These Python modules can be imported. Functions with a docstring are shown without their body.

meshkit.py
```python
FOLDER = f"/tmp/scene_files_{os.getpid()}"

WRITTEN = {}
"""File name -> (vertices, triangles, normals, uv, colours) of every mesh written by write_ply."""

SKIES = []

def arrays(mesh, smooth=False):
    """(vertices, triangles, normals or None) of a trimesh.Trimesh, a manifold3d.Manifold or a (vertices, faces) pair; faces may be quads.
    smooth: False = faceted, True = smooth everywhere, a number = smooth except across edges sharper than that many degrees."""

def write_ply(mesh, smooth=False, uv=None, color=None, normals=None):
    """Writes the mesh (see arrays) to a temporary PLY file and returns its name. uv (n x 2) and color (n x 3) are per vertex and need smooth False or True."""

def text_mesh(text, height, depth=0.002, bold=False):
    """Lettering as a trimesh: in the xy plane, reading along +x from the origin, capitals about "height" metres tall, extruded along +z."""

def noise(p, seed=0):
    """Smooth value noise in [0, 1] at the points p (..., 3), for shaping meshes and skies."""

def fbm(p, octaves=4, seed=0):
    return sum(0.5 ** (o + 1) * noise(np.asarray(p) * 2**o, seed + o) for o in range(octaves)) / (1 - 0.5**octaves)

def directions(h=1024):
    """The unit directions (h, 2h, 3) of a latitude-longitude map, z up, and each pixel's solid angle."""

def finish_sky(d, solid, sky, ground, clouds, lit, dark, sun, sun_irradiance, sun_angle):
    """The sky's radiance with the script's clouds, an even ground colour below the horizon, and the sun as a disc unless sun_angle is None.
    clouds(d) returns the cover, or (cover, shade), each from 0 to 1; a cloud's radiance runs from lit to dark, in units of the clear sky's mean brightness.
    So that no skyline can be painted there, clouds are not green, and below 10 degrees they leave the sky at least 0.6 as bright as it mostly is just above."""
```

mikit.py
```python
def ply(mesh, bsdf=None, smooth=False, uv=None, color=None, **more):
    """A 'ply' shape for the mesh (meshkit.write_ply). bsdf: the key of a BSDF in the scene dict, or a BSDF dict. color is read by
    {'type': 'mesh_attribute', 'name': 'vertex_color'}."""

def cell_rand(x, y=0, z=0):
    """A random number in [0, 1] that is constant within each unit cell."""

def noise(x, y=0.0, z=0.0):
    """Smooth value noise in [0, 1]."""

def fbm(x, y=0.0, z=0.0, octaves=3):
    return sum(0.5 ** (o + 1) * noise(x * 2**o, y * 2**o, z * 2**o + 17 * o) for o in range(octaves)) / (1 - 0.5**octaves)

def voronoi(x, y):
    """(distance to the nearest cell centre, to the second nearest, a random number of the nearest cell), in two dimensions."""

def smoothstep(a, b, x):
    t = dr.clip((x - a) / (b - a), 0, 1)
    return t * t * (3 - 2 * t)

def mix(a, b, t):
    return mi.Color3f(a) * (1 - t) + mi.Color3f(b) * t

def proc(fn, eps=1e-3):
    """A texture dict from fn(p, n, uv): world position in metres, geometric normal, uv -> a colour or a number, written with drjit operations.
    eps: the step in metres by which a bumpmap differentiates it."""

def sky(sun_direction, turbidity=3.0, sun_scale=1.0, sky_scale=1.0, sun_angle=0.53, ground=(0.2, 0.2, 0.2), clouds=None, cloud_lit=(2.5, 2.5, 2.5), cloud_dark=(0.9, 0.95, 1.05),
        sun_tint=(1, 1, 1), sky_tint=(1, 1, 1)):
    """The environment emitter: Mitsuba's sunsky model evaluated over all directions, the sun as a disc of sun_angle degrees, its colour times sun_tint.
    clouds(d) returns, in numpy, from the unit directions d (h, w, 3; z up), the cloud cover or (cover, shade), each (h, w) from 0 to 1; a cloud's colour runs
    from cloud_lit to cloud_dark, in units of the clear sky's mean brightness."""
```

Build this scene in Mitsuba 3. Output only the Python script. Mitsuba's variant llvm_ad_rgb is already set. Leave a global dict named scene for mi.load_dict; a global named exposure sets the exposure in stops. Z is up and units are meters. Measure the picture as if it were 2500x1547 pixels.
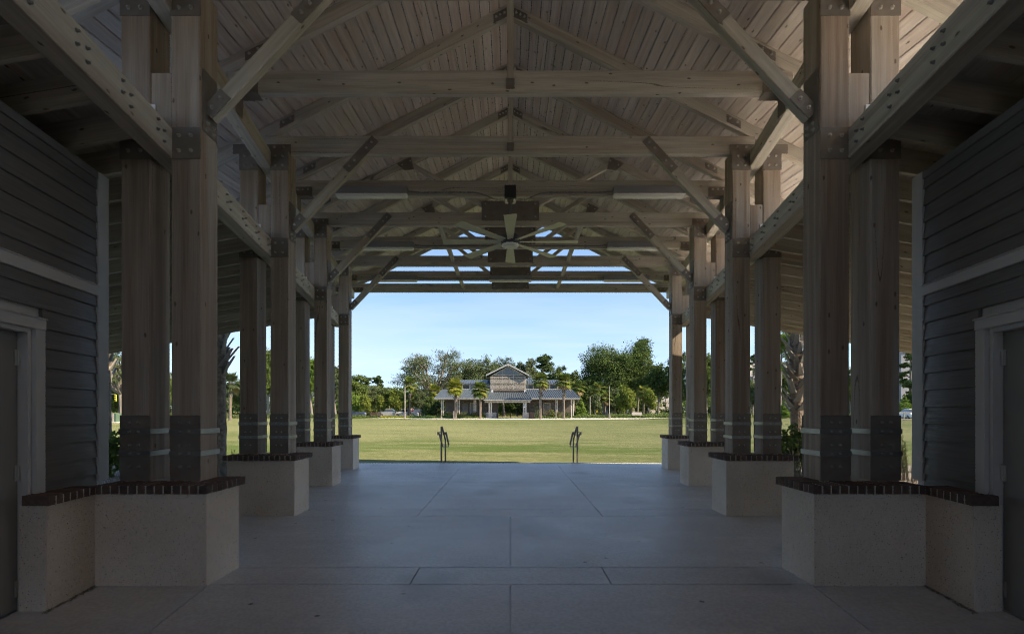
import math
import numpy as np, trimesh, mitsuba as mi, drjit as dr, mikit, meshkit
from mikit import proc, noise, fbm, voronoi, cell_rand, smoothstep, mix

T = mi.ScalarTransform4f
# ------------------------------------------------------------------ camera, sky, exposure
EYE, F, CX, HY = 1.52, 1180.0, 1246.0, 1004.0      # eye height; focal length and principal point in pixels of a 2500 px wide picture
PSY = -1.0
scene, labels = {}, {}
scene['camera'] = {'type': 'perspective', 'fov': 2 * math.degrees(math.atan(1250 / F)), 'fov_axis': 'x',
                   'principal_point_offset_x': (1250 - CX) / 2500, 'principal_point_offset_y': (HY - 773.5) / 1547 * PSY,
                   'near_clip': 0.05, 'far_clip': 3000.0,
                   'to_world': T().look_at(origin=[0, 0, EYE], target=[0, 10, EYE], up=[0, 0, 1])}
SUN = np.array([3.15, -1.0, 2.58])


def thin_cirrus(d):
    z = np.maximum(d[..., 2], 0.02)
    p = np.stack([d[..., 0] / (z + 0.15) * 0.5, d[..., 1] / (z + 0.15) * 2.2, z * 0 + 3.0], -1)
    a = meshkit.fbm(p * 1.6, 5, 3)
    b = meshkit.fbm(p * 5.0 + 9.0, 4, 8)
    low = np.exp(-np.degrees(np.arcsin(np.clip(d[..., 2], 0, 1))) / 11.0)
    return np.clip(np.clip((a * 0.7 + b * 0.3 - 0.36) * 1.1, 0, 1) * (0.40 + 0.25 * low) + 0.02 + 0.36 * low, 0, 1)


scene['sky'] = mikit.sky(SUN.tolist(), turbidity=3.0, clouds=thin_cirrus, cloud_lit=(2.0, 2.05, 2.1), sky_tint=(0.82, 0.91, 1.0))
exposure = 2.75

rng = np.random.default_rng(11)


def zg(x, y):
    """Height of the ground: a lawn just below the floor that climbs gently to the far side of the park."""
    return -0.47 + 0.0181 * np.clip(np.asarray(y, float) - 18.0, 0, 52.0)


# ------------------------------------------------------------------ mesh helper
class MB:
    def __init__(s):
        s.v, s.f, s.u, s.c, s.n = [], [], [], [], 0

    def add(s, v, f, u=None, c=None):
        v = np.asarray(v, float).reshape(-1, 3)
        f = np.asarray(f, int)
        if f.shape[1] == 4:
            f = np.vstack([f[:, [0, 1, 2]], f[:, [0, 2, 3]]])
        s.v.append(v)
        s.f.append(f + s.n)
        s.u.append(np.zeros((len(v), 2)) if u is None else np.asarray(u, float))
        s.c.append(np.full((len(v), 3), 0.5) if c is None else np.broadcast_to(np.asarray(c, float), (len(v), 3)))
        s.n += len(v)
        return s

    def beam(s, p0, p1, w, h, up=(0, 0, 1), ch=0.008, tone=None):
        p0, p1 = np.asarray(p0, float), np.asarray(p1, float)
        d = p1 - p0
        L = np.linalg.norm(d)
        d /= L
        a = np.cross(d, np.asarray(up, float))
        a /= np.linalg.norm(a)
        b = np.cross(a, d)
        w2, h2 = w / 2, h / 2
        ch = min(ch, w2 * 0.5, h2 * 0.5)
        ring = [(-w2 + ch, -h2), (w2 - ch, -h2), (w2, -h2 + ch), (w2, h2 - ch), (w2 - ch, h2), (-w2 + ch, h2), (-w2, h2 - ch), (-w2, -h2 + ch)]
        tone = rng.integers(0, 60) if tone is None else tone
        off = rng.uniform(0, 9)
        per = 0.0
        for i in range(8):
            q0, q1 = np.array(ring[i]), np.array(ring[(i + 1) % 8])
            ln = np.linalg.norm(q1 - q0)
            c0, c1 = a * q0[0] + b * q0[1], a * q1[0] + b * q1[1]
            vv = tone * 7 + 0.2
            s.add([p0 + c0, p0 + c1, p1 + c1, p1 + c0], [[0, 1, 2, 3]],
                  [[off, vv + per], [off, vv + per + ln], [off + L, vv + per + ln], [off + L, vv + per]])
            per += ln
        for p, o in ((p0, 1), (p1, 0)):
            c = [p + a * q[0] + b * q[1] for q in ring]
            u = [[q[0] + off, q[1] + tone * 7 + 3.5] for q in ring]
            f = [[0, i, i + 1] if not o else [0, i + 1, i] for i in range(1, 7)]
            s.add(c, f, u)
        return s

    def box(s, x0, x1, y0, y1, z0, z1, ax='x', ch=0.006, tone=None):
        c = [(x0 + x1) / 2, (y0 + y1) / 2, (z0 + z1) / 2]
        if ax == 'x':
            return s.beam([x0, c[1], c[2]], [x1, c[1], c[2]], y1 - y0, z1 - z0, (0, 0, 1), ch, tone)
        if ax == 'y':
            return s.beam([c[0], y0, c[2]], [c[0], y1, c[2]], x1 - x0, z1 - z0, (0, 0, 1), ch, tone)
        return s.beam([c[0], c[1], z0], [c[0], c[1], z1], x1 - x0, y1 - y0, (0, 1, 0), ch, tone)

    def hexa(s, c, tone=0):
        """Eight corners: four of the bottom in turn, four of the top above them. uv in metres along the longest side."""
        c = np.asarray(c, float)
        quads = [(0, 3, 2, 1), (4, 5, 6, 7), (0, 1, 5, 4), (1, 2, 6, 5), (2, 3, 7, 6), (3, 0, 4, 7)]
        off = rng.uniform(0, 9)
        mid = c.mean(0)
        for k, q in enumerate(quads):
            p = c[list(q)]
            if np.dot(np.cross(p[2] - p[0], p[3] - p[1]), p.mean(0) - mid) < 0:
                p = p[::-1]
            e0, e1 = np.linalg.norm(p[1] - p[0]), np.linalg.norm(p[2] - p[1])
            if e0 >= e1:
                u = [[0, 0], [e0, 0], [e0, e1], [0, e1]]
            else:
                u = [[0, 0], [0, e0], [e1, e0], [e1, 0]]
            s.add(p, [[0, 1, 2, 3]], np.array(u) + [off, tone * 7 + 0.3 + k])
        return s

    def block(s, x0, x1, y0, y1, z0, z1, tone=0):
        return s.hexa([[x0, y0, z0], [x1, y0, z0], [x1, y1, z0], [x0, y1, z0], [x0, y0, z1], [x1, y0, z1], [x1, y1, z1], [x0, y1, z1]], tone)

    def slab(s, poly, z0, z1):
        """Convex polygon (counter-clockwise, seen from above) between two heights."""
        p = np.asarray(poly, float)
        n = len(p)
        for z, o in ((z1, 0), (z0, 1)):
            v = np.c_[p, np.full(n, z)]
            s.add(v, [[0, i, i + 1] if not o else [0, i + 1, i] for i in range(1, n - 1)], p)
        for i in range(n):
            a, b = p[i], p[(i + 1) % n]
            s.add([[*a, z0], [*b, z0], [*b, z1], [*a, z1]], [[0, 1, 2, 3]], [[0, 0], [1, 0], [1, 1], [0, 1]])
        return s

    def tube(s, pts, r, sides=8, cap=True, c=None):
        pts = np.asarray(pts, float)
        r = np.broadcast_to(np.asarray(r, float), (len(pts),))
        t = np.gradient(pts, axis=0)
        t /= np.linalg.norm(t, axis=1, keepdims=True) + 1e-9
        a = np.cross(t, np.where(np.abs(t[:, 2:]) < 0.95, [[0, 0, 1.0]], [[1.0, 0, 0]]))
        a /= np.linalg.norm(a, axis=1, keepdims=True) + 1e-9
        b = np.cross(t, a)
        an = np.linspace(0, 2 * math.pi, sides + 1)
        v = pts[:, None] + r[:, None, None] * (np.cos(an)[None, :, None] * a[:, None] + np.sin(an)[None, :, None] * b[:, None])
        ln = np.r_[0, np.cumsum(np.linalg.norm(np.diff(pts, axis=0), axis=1))]
        u = np.stack([np.broadcast_to(ln[:, None], (len(pts), sides + 1)), np.broadcast_to(an[None] * 0.15, (len(pts), sides + 1))], -1)
        m = sides + 1
        f = [[i * m + j, (i + 1) * m + j, (i + 1) * m + j + 1, i * m + j + 1] for i in range(len(pts) - 1) for j in range(sides)]
        s.add(v.reshape(-1, 3), f, u.reshape(-1, 2), c)
        if cap:
            for k, o in ((0, 1), (len(pts) - 1, 0)):
                s.add(v[k, :sides], [[0, i, i + 1] if not o else [0, i + 1, i] for i in range(1, sides - 1)], u[k, :sides], c)
        return s

    def cyl(s, p0, p1, r, sides=12, r1=None):
        return s.tube([p0, p1], [r, r if r1 is None else r1], sides)

    def dome(s, c, n, r):
        """A bolt head with its washer: a low eight-sided button on a face with the normal n."""
        c, n = np.asarray(c, float), np.asarray(n, float)
        return s.tube([c, c + n * 0.005, c + n * 0.0052, c + n * 0.022], [r * 1.5, r * 1.5, r, r * 0.85], 6)

    def mesh(s, m, c=None):
        return s.add(m.vertices, m.faces, None, c)

    def arrays(s):
        return (np.vstack(s.v), np.vstack(s.f)), np.vstack(s.u), np.vstack(s.c)


used = {}
GROUPS = {'palm_tree': 'palms round the lawn', 'oak_tree': 'oaks beyond the lawn', 'pine_tree': 'pines beyond the lawn', 'broadleaf_tree': 'broadleaf trees beyond the lawn', 'young_tree': 'young trees along the far path',
          'conifer': 'small conifers beyond the lawn', 'light_fixture': 'strip lights on the tie beams', 'conduit': 'conduits to the strip lights', 'sign_frame': 'sign frames at the lawn edge', 'shrub': 'shrubs in the planting beds',
          'spiky_bush': 'spiky bushes beside the pavilion', 'lamp_pole': 'poles along the far path', 'bollard': 'bollards along the far path', 'park_bench': 'benches along the far path', 'parked_car': 'cars parked beyond the lawn',
          'picnic_table': 'picnic tables in the far pavilion'}


def num(key):
    k = used.get(key, -1) + 1
    used[key] = k
    return key if k == 0 else f'{key}_{k:03d}'


def put(key, mb, bsdf, color=False, kind=None, label=None):
    (vf, u, c) = mb.arrays()
    key = num(key)
    scene[key] = mikit.ply(vf, bsdf, False, uv=u, color=c if color else None)
    if kind or label:
        labels[key] = {k: v for k, v in (('kind', kind), ('label', label)) if v}
    return key


def put_smooth(key, v, f, bsdf, u=None, c=None):
    key = num(key)
    scene[key] = mikit.ply((v, f), bsdf, True, uv=u, color=c)
    return key


def thing(name, label, cat, group=None):
    key = num(name)
    labels[key] = {'label': label, 'category': cat}
    group = group or GROUPS.get(name)
    if group:
        labels[key]['group'] = group
    return key


def px(x, y, D):
    return np.array([(x - CX) / F * D, D, EYE + (HY - y) / F * D])


# ------------------------------------------------------------------ materials
def tone_of(uv):
    k = dr.floor(uv.y / 7)
    return k, uv.y - 7 * k


def timber(A, B, C, amount=1.0, red=(0.30, 0.17, 0.11)):
    def fn(p, n, uv):
        k, v = tone_of(uv)
        t = cell_rand(k, 3.0)
        g = fbm(v * 26 + k * 13, uv.x * 0.8 + k * 5, octaves=3)
        fine = noise(v * 190, uv.x * 6 + k * 31)
        big = noise(v * 6 + k * 7, uv.x * 0.5 + k * 2)
        c = mix(A, B, dr.clip(0.5 + (t - 0.5) * 0.5 + (g - 0.5) * 1.3 * amount + (big - 0.5) * 0.6, 0, 1))
        c = mix(c, C, 0.55 * smoothstep(0.55, 0.85, fbm(v * 9 + k * 3, uv.x * 0.35 + k, octaves=2)))
        c = mix(c, red, 0.35 * smoothstep(0.66, 0.9, noise(v * 14 + k * 17, uv.x * 0.6 + 3 * k)))
        c = c * (0.9 + 0.2 * fine)
        check = (1 - smoothstep(0.0, 0.010, dr.abs(noise(v * 8 + k * 5, uv.x * 0.22 + k) - 0.5))) * smoothstep(0.5, 0.7, noise(uv.x * 0.7 + k * 3, k))
        c = mix(c, (0.08, 0.06, 0.045), 0.75 * check)
        d1, d2, r = voronoi(uv.x * 2.6 + k * 3.7, v * 5.5 + k)
        knot = (1 - smoothstep(0.03, 0.085, d1)) * dr.select(r > 0.62, 1.0, 0.0)
        return mix(c, (0.10, 0.065, 0.04), 0.8 * knot)
    return fn


def mat(name, fn=None, rough=0.6, spec=0.4, bump=None, bump_scale=1.0, metallic=0.0, eps=2e-3, color=None, **more):
    base = proc(fn) if fn else ({'type': 'rgb', 'value': list(color)} if isinstance(color, (tuple, list)) else color)
    b = {'type': 'principled', 'base_color': base, 'roughness': rough, 'specular': spec, 'metallic': metallic, **more}
    if bump:
        b = {'type': 'bumpmap', 'bsdf': b, 'arbitrary': proc(bump, eps), 'scale': bump_scale}
    scene[name] = {'type': 'twosided', 'bsdf': b}


mat('mat_timber', timber((0.345, 0.313, 0.264), (0.55, 0.507, 0.440), (0.48, 0.463, 0.385), 0.8, (0.34, 0.23, 0.17)), 0.65, 0.3)
mat('mat_post', timber((0.255, 0.197, 0.155), (0.43, 0.362, 0.302), (0.47, 0.43, 0.39), 0.9, (0.30, 0.19, 0.14)), 0.65, 0.3)
mat('mat_plank', timber((0.465, 0.402, 0.360), (0.645, 0.583, 0.537), (0.57, 0.535, 0.50), 0.7, (0.50, 0.35, 0.28)), 0.65, 0.3)


def concrete(p, n, uv):
    a = fbm(p.x * 0.55, p.y * 0.55, octaves=4)
    b = fbm(p.x * 1.7 + 9, p.y * 5.5, octaves=3)
    f = noise(p.x * 60, p.y * 60)
    c = mix((0.42, 0.425, 0.44), (0.52, 0.525, 0.54), dr.clip(0.5 + (a - 0.5) * 1.3 + (b - 0.5) * 0.7, 0, 1)) * (0.9 + 0.2 * f)
    scuff = smoothstep(0.60, 0.72, fbm(p.x * 1.4 + 31, p.y * 3.0 + 5, octaves=4))
    c = mix(c, (0.62, 0.62, 0.63), 0.35 * scuff * noise(p.x * 16, p.y * 30))
    d1, d2, r = voronoi(p.x * 1.1 + 3, p.y * 1.1)
    spot = (1 - smoothstep(0.012, 0.03, d1)) * dr.select(r > 0.55, 1.0, 0.0)
    c = mix(c, (0.07, 0.065, 0.06), 0.8 * spot)
    d3, d4, r3 = voronoi(p.x * 0.6 + 7.3, p.y * 0.45 + 1.4)
    stain = (1 - smoothstep(0.05, 0.22, d3 + 0.12 * (fbm(p.x * 5, p.y * 5, octaves=2) - 0.5))) * dr.select(r3 > 0.62, 1.0, 0.0)
    return mix(c, (0.27, 0.265, 0.26), 0.45 * stain)


def concrete_rough(p, n, uv):
    return 0.36 + 0.14 * fbm(p.x * 1.3 + 4, p.y * 1.3, octaves=3)


scene['mat_concrete'] = {'type': 'twosided', 'bsdf': {'type': 'bumpmap', 'arbitrary': proc(lambda p, n, uv: fbm(p.x * 3, p.y * 90, octaves=2) + noise(p.x * 200, p.y * 200), 1e-3), 'scale': 0.0006,
                         'bsdf': {'type': 'principled', 'base_color': proc(concrete), 'roughness': proc(concrete_rough), 'specular': 0.5}}}


def stucco(p, n, uv):
    q = dr.select(dr.abs(n.x) > 0.5, p.y, p.x)
    a = fbm(q * 2.2, p.z * 2.2, p.y * 0.3, octaves=3)
    c = mix((0.56, 0.485, 0.41), (0.70, 0.625, 0.55), dr.clip(0.5 + (a - 0.5) * 1.6, 0, 1))
    d1, d2, r = voronoi(q * 42, p.z * 42)
    c = mix(c, (0.11, 0.09, 0.075), 0.85 * (1 - smoothstep(0.08, 0.2, d1)) * dr.select(r > 0.72, 1.0, 0.0))
    c = mix(c, (0.72, 0.68, 0.62), 0.7 * (1 - smoothstep(0.1, 0.25, d1)) * dr.select(r < 0.14, 1.0, 0.0))
    e1, e2, r2 = voronoi(q * 9 + 2, p.z * 9)
    c = mix(c, (0.13, 0.11, 0.09), 0.8 * (1 - smoothstep(0.03, 0.07, e1)) * dr.select(r2 > 0.7, 1.0, 0.0))
    return c * (0.92 + 0.16 * noise(q * 120, p.z * 120))


def stucco_bump(p, n, uv):
    q = dr.select(dr.abs(n.x) > 0.5, p.y, p.x)
    d1, d2, r = voronoi(q * 42, p.z * 42)
    return noise(q * 60, p.z * 60) * 0.6 + smoothstep(0.05, 0.25, d1)


mat('mat_stucco', stucco, 0.85, 0.2, stucco_bump, 0.003)


def brick_fn(p, n, uv):
    k, v = tone_of(uv)
    t, t2 = cell_rand(k, 1.0), cell_rand(k, 2.0)
    c = mix((0.075, 0.050, 0.042), (0.150, 0.094, 0.076), t)
    c = mix(c, (0.085, 0.072, 0.07), 0.7 * t2)
    g = fbm(p.x * 30, p.y * 30, p.z * 30, octaves=3)
    return c * (0.6 + 0.8 * g)


mat('mat_brick', brick_fn, 0.85, 0.2)
mat('mat_mortar', lambda p, n, uv: mix((0.36, 0.335, 0.30), (0.52, 0.49, 0.44), fbm(p.x * 30, p.y * 30, p.z * 30, octaves=2)), 0.9, 0.1)


def siding_fn(p, n, uv):
    k, v = tone_of(uv)
    g = fbm(v * 120, uv.x * 5 + k * 9, octaves=2)
    return mix((0.112, 0.106, 0.102), (0.158, 0.150, 0.144), dr.clip(0.5 + (g - 0.5) + (cell_rand(k, 5.0) - 0.5) * 0.4, 0, 1))


mat('mat_siding', siding_fn, 0.42, 0.5, lambda p, n, uv: fbm(uv.y * 110, uv.x * 5, octaves=2), 0.0022)
mat('mat_trim', lambda p, n, uv: mix((0.44, 0.435, 0.435), (0.53, 0.52, 0.515), fbm(uv.y * 14, uv.x * 1.5, octaves=3)), 0.5, 0.4)
mat('mat_door', lambda p, n, uv: mix((0.20, 0.195, 0.185), (0.235, 0.23, 0.22), fbm(p.y * 3, p.z * 1.5, octaves=3)), 0.45, 0.4)


def steel_fn(p, n, uv):
    a = fbm(p.x * 6, p.y * 6, p.z * 6, octaves=3)
    r = smoothstep(0.55, 0.8, fbm(p.x * 11 + 5, p.y * 11, p.z * 15, octaves=3))
    return mix(mix((0.155, 0.139, 0.124), (0.245, 0.218, 0.193), a), (0.20, 0.11, 0.07), 0.5 * r)


mat('mat_steel', steel_fn, 0.55, 0.5, metallic=0.25)
mat('mat_bolt', color=(0.50, 0.48, 0.45), rough=0.35, metallic=0.6)
mat('mat_strap', lambda p, n, uv: mix((0.26, 0.265, 0.27), (0.38, 0.385, 0.39), fbm(p.x * 14, p.y * 14, p.z * 30, octaves=3)), 0.38, 0.5, metallic=0.85)
mat('mat_black', color=(0.03, 0.03, 0.034), rough=0.45)
mat('mat_fixture', color=(0.26, 0.265, 0.285), rough=0.4, metallic=0.2)
mat('mat_lens', color=(0.78, 0.77, 0.70), rough=0.35)
mat('mat_conduit', color=(0.20, 0.20, 0.21), rough=0.4, metallic=0.5)
mat('mat_fan_blade', color=(0.58, 0.56, 0.40), rough=0.35)
mat('mat_fan_hub', color=(0.06, 0.065, 0.085), rough=0.35)
mat('mat_bracket', color=(0.75, 0.76, 0.78), rough=0.4)


def metal_roof(p, n, uv):
    a = fbm(p.x * 0.4, p.y * 0.4, p.z * 0.4, octaves=3)
    return mix((0.085, 0.11, 0.135), (0.125, 0.155, 0.185), a)


mat('mat_roof_metal', metal_roof, 0.45, 0.4, metallic=0.35)
mat('mat_porch_bounce', lambda p, n, uv: mix((0.50, 0.51, 0.51), (0.62, 0.625, 0.62), fbm(p.x * 0.7, p.y * 0.7, octaves=3)), 0.42, 0.5, metallic=0.4)  # made paler than the other roof metal to bounce extra sun onto the ceiling
mat('mat_fascia', color=(0.40, 0.41, 0.41), rough=0.5)
mat('mat_panel_frame', lambda p, n, uv: mix((0.24, 0.21, 0.19), (0.35, 0.31, 0.285), fbm(p.x * 30, p.y * 30, p.z * 20, octaves=2)), 0.45, 0.5, metallic=0.4)


def lawn_fn(p, n, uv):
    big = fbm(p.x * 0.045, p.y * 0.045, octaves=4)
    mid = fbm(p.x * 0.22 + 5, p.y * 0.5, octaves=4)
    fine = fbm(p.x * 4.0, p.y * 7.0, octaves=3)
    blade = noise(p.x * 26, p.y * 26)
    dry = dr.clip(0.52 + (big - 0.5) * 1.0 + (mid - 0.5) * 1.1 + (fine - 0.5) * 0.5, 0, 1)
    # a stretch of lusher, greener turf where the ground dips just beyond the terrace
    w = p.y + 1.6 * (fbm(p.x * 0.25, 2.0, octaves=3) - 0.5)
    lush = smoothstep(20.0, 22.5, w) * (1 - smoothstep(28, 32, w)) * smoothstep(0.34, 0.62, fbm(p.x * 0.22 + 3, p.y * 0.9, octaves=4))
    c = mix((0.075, 0.099, 0.033), (0.156, 0.164, 0.080), dry)
    c = mix(c, (0.066, 0.098, 0.026), 0.9 * lush)
    return c * (0.7 + 0.6 * blade) * (0.85 + 0.3 * fine)


mat('mat_lawn', lawn_fn, 0.9, 0.1, lambda p, n, uv: noise(p.x * 30, p.y * 30) + noise(p.x * 9, p.y * 9), 0.02, eps=4e-3)
mat('mat_ground', lambda p, n, uv: mix((0.07, 0.08, 0.03), (0.16, 0.14, 0.07), fbm(p.x * 0.3, p.y * 0.3, octaves=4)), 0.95, 0.05)
mat('mat_path', lambda p, n, uv: mix((0.52, 0.49, 0.43), (0.66, 0.63, 0.57), fbm(p.x * 0.8, p.y * 3, octaves=3)), 0.85, 0.1)


def gravel_fn(p, n, uv):
    d1, d2, r = voronoi(p.x * 26, p.y * 26)
    c = mix((0.16, 0.14, 0.115), (0.62, 0.57, 0.50), r)
    return c * smoothstep(0.0, 0.25, d2 - d1) + mi.Color3f(0.03)


mat('mat_gravel', gravel_fn, 0.9, 0.1, lambda p, n, uv: voronoi(p.x * 26, p.y * 26)[0], 0.02)
VC = {'type': 'mesh_attribute', 'name': 'vertex_color'}
scene['mat_leaf'] = {'type': 'principledthin', 'base_color': VC, 'roughness': 0.55, 'diff_trans': 0.55, 'spec_trans': 0.0}
mat('mat_bark', lambda p, n, uv: mix((0.15, 0.13, 0.11), (0.36, 0.325, 0.285), fbm(uv.y * 40, uv.x * 1.6, octaves=3)), 0.9, 0.1)
mat('mat_palm_trunk', lambda p, n, uv: mix((0.085, 0.068, 0.054), (0.30, 0.255, 0.21), dr.clip(fbm(uv.y * 22, p.z * 17, octaves=3) * 1.3 - 0.1, 0, 1)), 0.9, 0.1,
    lambda p, n, uv: fbm(uv.y * 14, p.z * 19, octaves=2), 0.05)
mat('mat_painted', color=VC, rough=0.5)
mat('mat_car', color=VC, rough=0.25, clearcoat=0.8)
mat('mat_glass_dark', color=(0.05, 0.065, 0.08), rough=0.06, spec=0.9)
mat('mat_far_siding', lambda p, n, uv: mix((0.135, 0.115, 0.10), (0.175, 0.15, 0.13), noise(p.x * 2, p.z * 8)), 0.7)
mat('mat_far_timber', lambda p, n, uv: mix((0.44, 0.41, 0.36), (0.60, 0.56, 0.50), fbm(p.x * 4, p.y * 4, p.z * 0.8, octaves=2)), 0.7)

# ------------------------------------------------------------------ measures of the pavilion (x right, y away from the camera, z up; metres)
FL = 0.1748                                   # how far each side leans outwards per metre of depth
PW, Y0, BAY = 0.27, 4.48, 2.86                # post width, front face of the first posts, bay
PZ = 0.882                                    # top of the plinths
TZ, TH = 5.47, 0.285                          # underside and height of the tie beams
YE = 4.62                                     # depth of truss 0; trusses stand half a bay apart
BACK, FRONT = -7.5, 16.75                     # ends of the main roof


def xi(y):                                    # inner face of the inner posts
    return 2.874 + FL * (y - Y0)


def hx(y):                                    # centre line of the long beams
    return 3.243 + FL * (y - Y0 - PW / 2)


def zl(y):                                    # underside of the rafters on the ridge line
    return 7.59 + 0.0885 * (y - 7.5)


def wx(y):                                    # face of the restroom walls
    return 3.05 + FL * y


def eave(y):
    return 4.16 + FL * y


P = thing('open_air_pavilion', 'open timber pavilion around the camera with paired posts, exposed trusses and plank ceiling', 'pavilion')

# ------------------------------------------------------------------ setting: floor, lawn, path
labels['floor'] = {'label': 'smooth grey concrete floor of the pavilion with thin sawn joints', 'kind': 'structure', 'category': 'floor'}
END = 14.28


def slab_x(y):
    return 3.12 + FL * y


m = MB().slab([(-slab_x(-12), -12), (slab_x(-12), -12), (slab_x(END), END - 0.01), (-slab_x(END), END - 0.01)], -0.6, -0.016)
put('floor__slab_base', m, 'mat_concrete')
G = 0.005                                     # half the width of a sawn joint


def strip(y0, y1, xs):
    """The panels of one strip of the floor between y0 and y1; xs are lines x = a + b y, from left to right."""
    for (a0, b0), (a1, b1) in zip(xs[:-1], xs[1:]):
        put('floor__panel', MB().slab([(a0 + b0 * (y0 + G) + G, y0 + G), (a1 + b1 * (y0 + G) - G, y0 + G), (a1 + b1 * (y1 - G) - G, y1 - G), (a0 + b0 * (y1 - G) + G, y1 - G)], -0.014, 0.0), 'mat_concrete')


def ln(x, y, s):                              # a line that leans with the sides, through x at y
    return (s * (x - FL * y), s * FL)


OUT, INN = [ln(slab_x(0), 0, s) for s in (-1, 1)], [ln(2.645, 4.21, s) for s in (-1, 1)]
YJ = [-11.9, 4.255, 4.726, 6.99, 7.53, 9.80, 10.37, 12.67, 13.2, END]
for i, (a, b) in enumerate(zip(YJ[:-1], YJ[1:])):
    if i == 0:
        for q, r in ((a, -7.0), (-7.0, -3.2), (-3.2, 0.6), (0.6, b)):
            strip(q, r, [OUT[0], INN[0], (0, 0), INN[1], OUT[1]])
    elif i == 1:
        strip(a, b, [OUT[0], (-0.885, 0), (0.89, 0), OUT[1]])
    elif i == 2:
        strip(a, b, [OUT[0], (0, 0), OUT[1]])
    else:
        strip(a, b, [OUT[0], (-1.36, 0), (1.34, 0), OUT[1]])

nx, ny = 60, 60
gx = np.r_[-400, -200, np.linspace(-110, 110, nx), 200, 400]
gy = np.r_[-200, -80, np.linspace(-20, 72.3, ny)]
X, Y = np.meshgrid(gx, gy)
Z = zg(X, Y)
v = np.stack([X, Y, Z], -1).reshape(-1, 3)
w = len(gx)
f = np.array([[i * w + j, i * w + j + 1, (i + 1) * w + j + 1, (i + 1) * w + j] for i in range(len(gy) - 1) for j in range(w - 1)])
put('lawn', MB().add(v, f, v[:, :2]), 'mat_lawn')
labels['lawn'] = {'kind': 'structure', 'label': 'wide sunlit lawn of dry green grass beyond the pavilion', 'category': 'lawn'}
ZF = float(zg(0, 80))
zp = lambda y: float(zg(0, y)) + 0.03
pth = [(-26, 73.6), (-21, 71.2), (-15, 69.2), (-8, 67.6), (-2, 66.8), (10, 66.8), (16, 67.6), (21, 69.6), (25, 72.2), (25, 73.6)]
v = [(x, y, zp(y)) for x, y in pth]
v += [(x, 73.7, zp(73.7)) for x, y in pth]
n = len(pth)
put('path', MB().add(v, [[i, i + 1, n + i + 1, n + i] for i in range(n - 1)]), 'mat_path')
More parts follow.
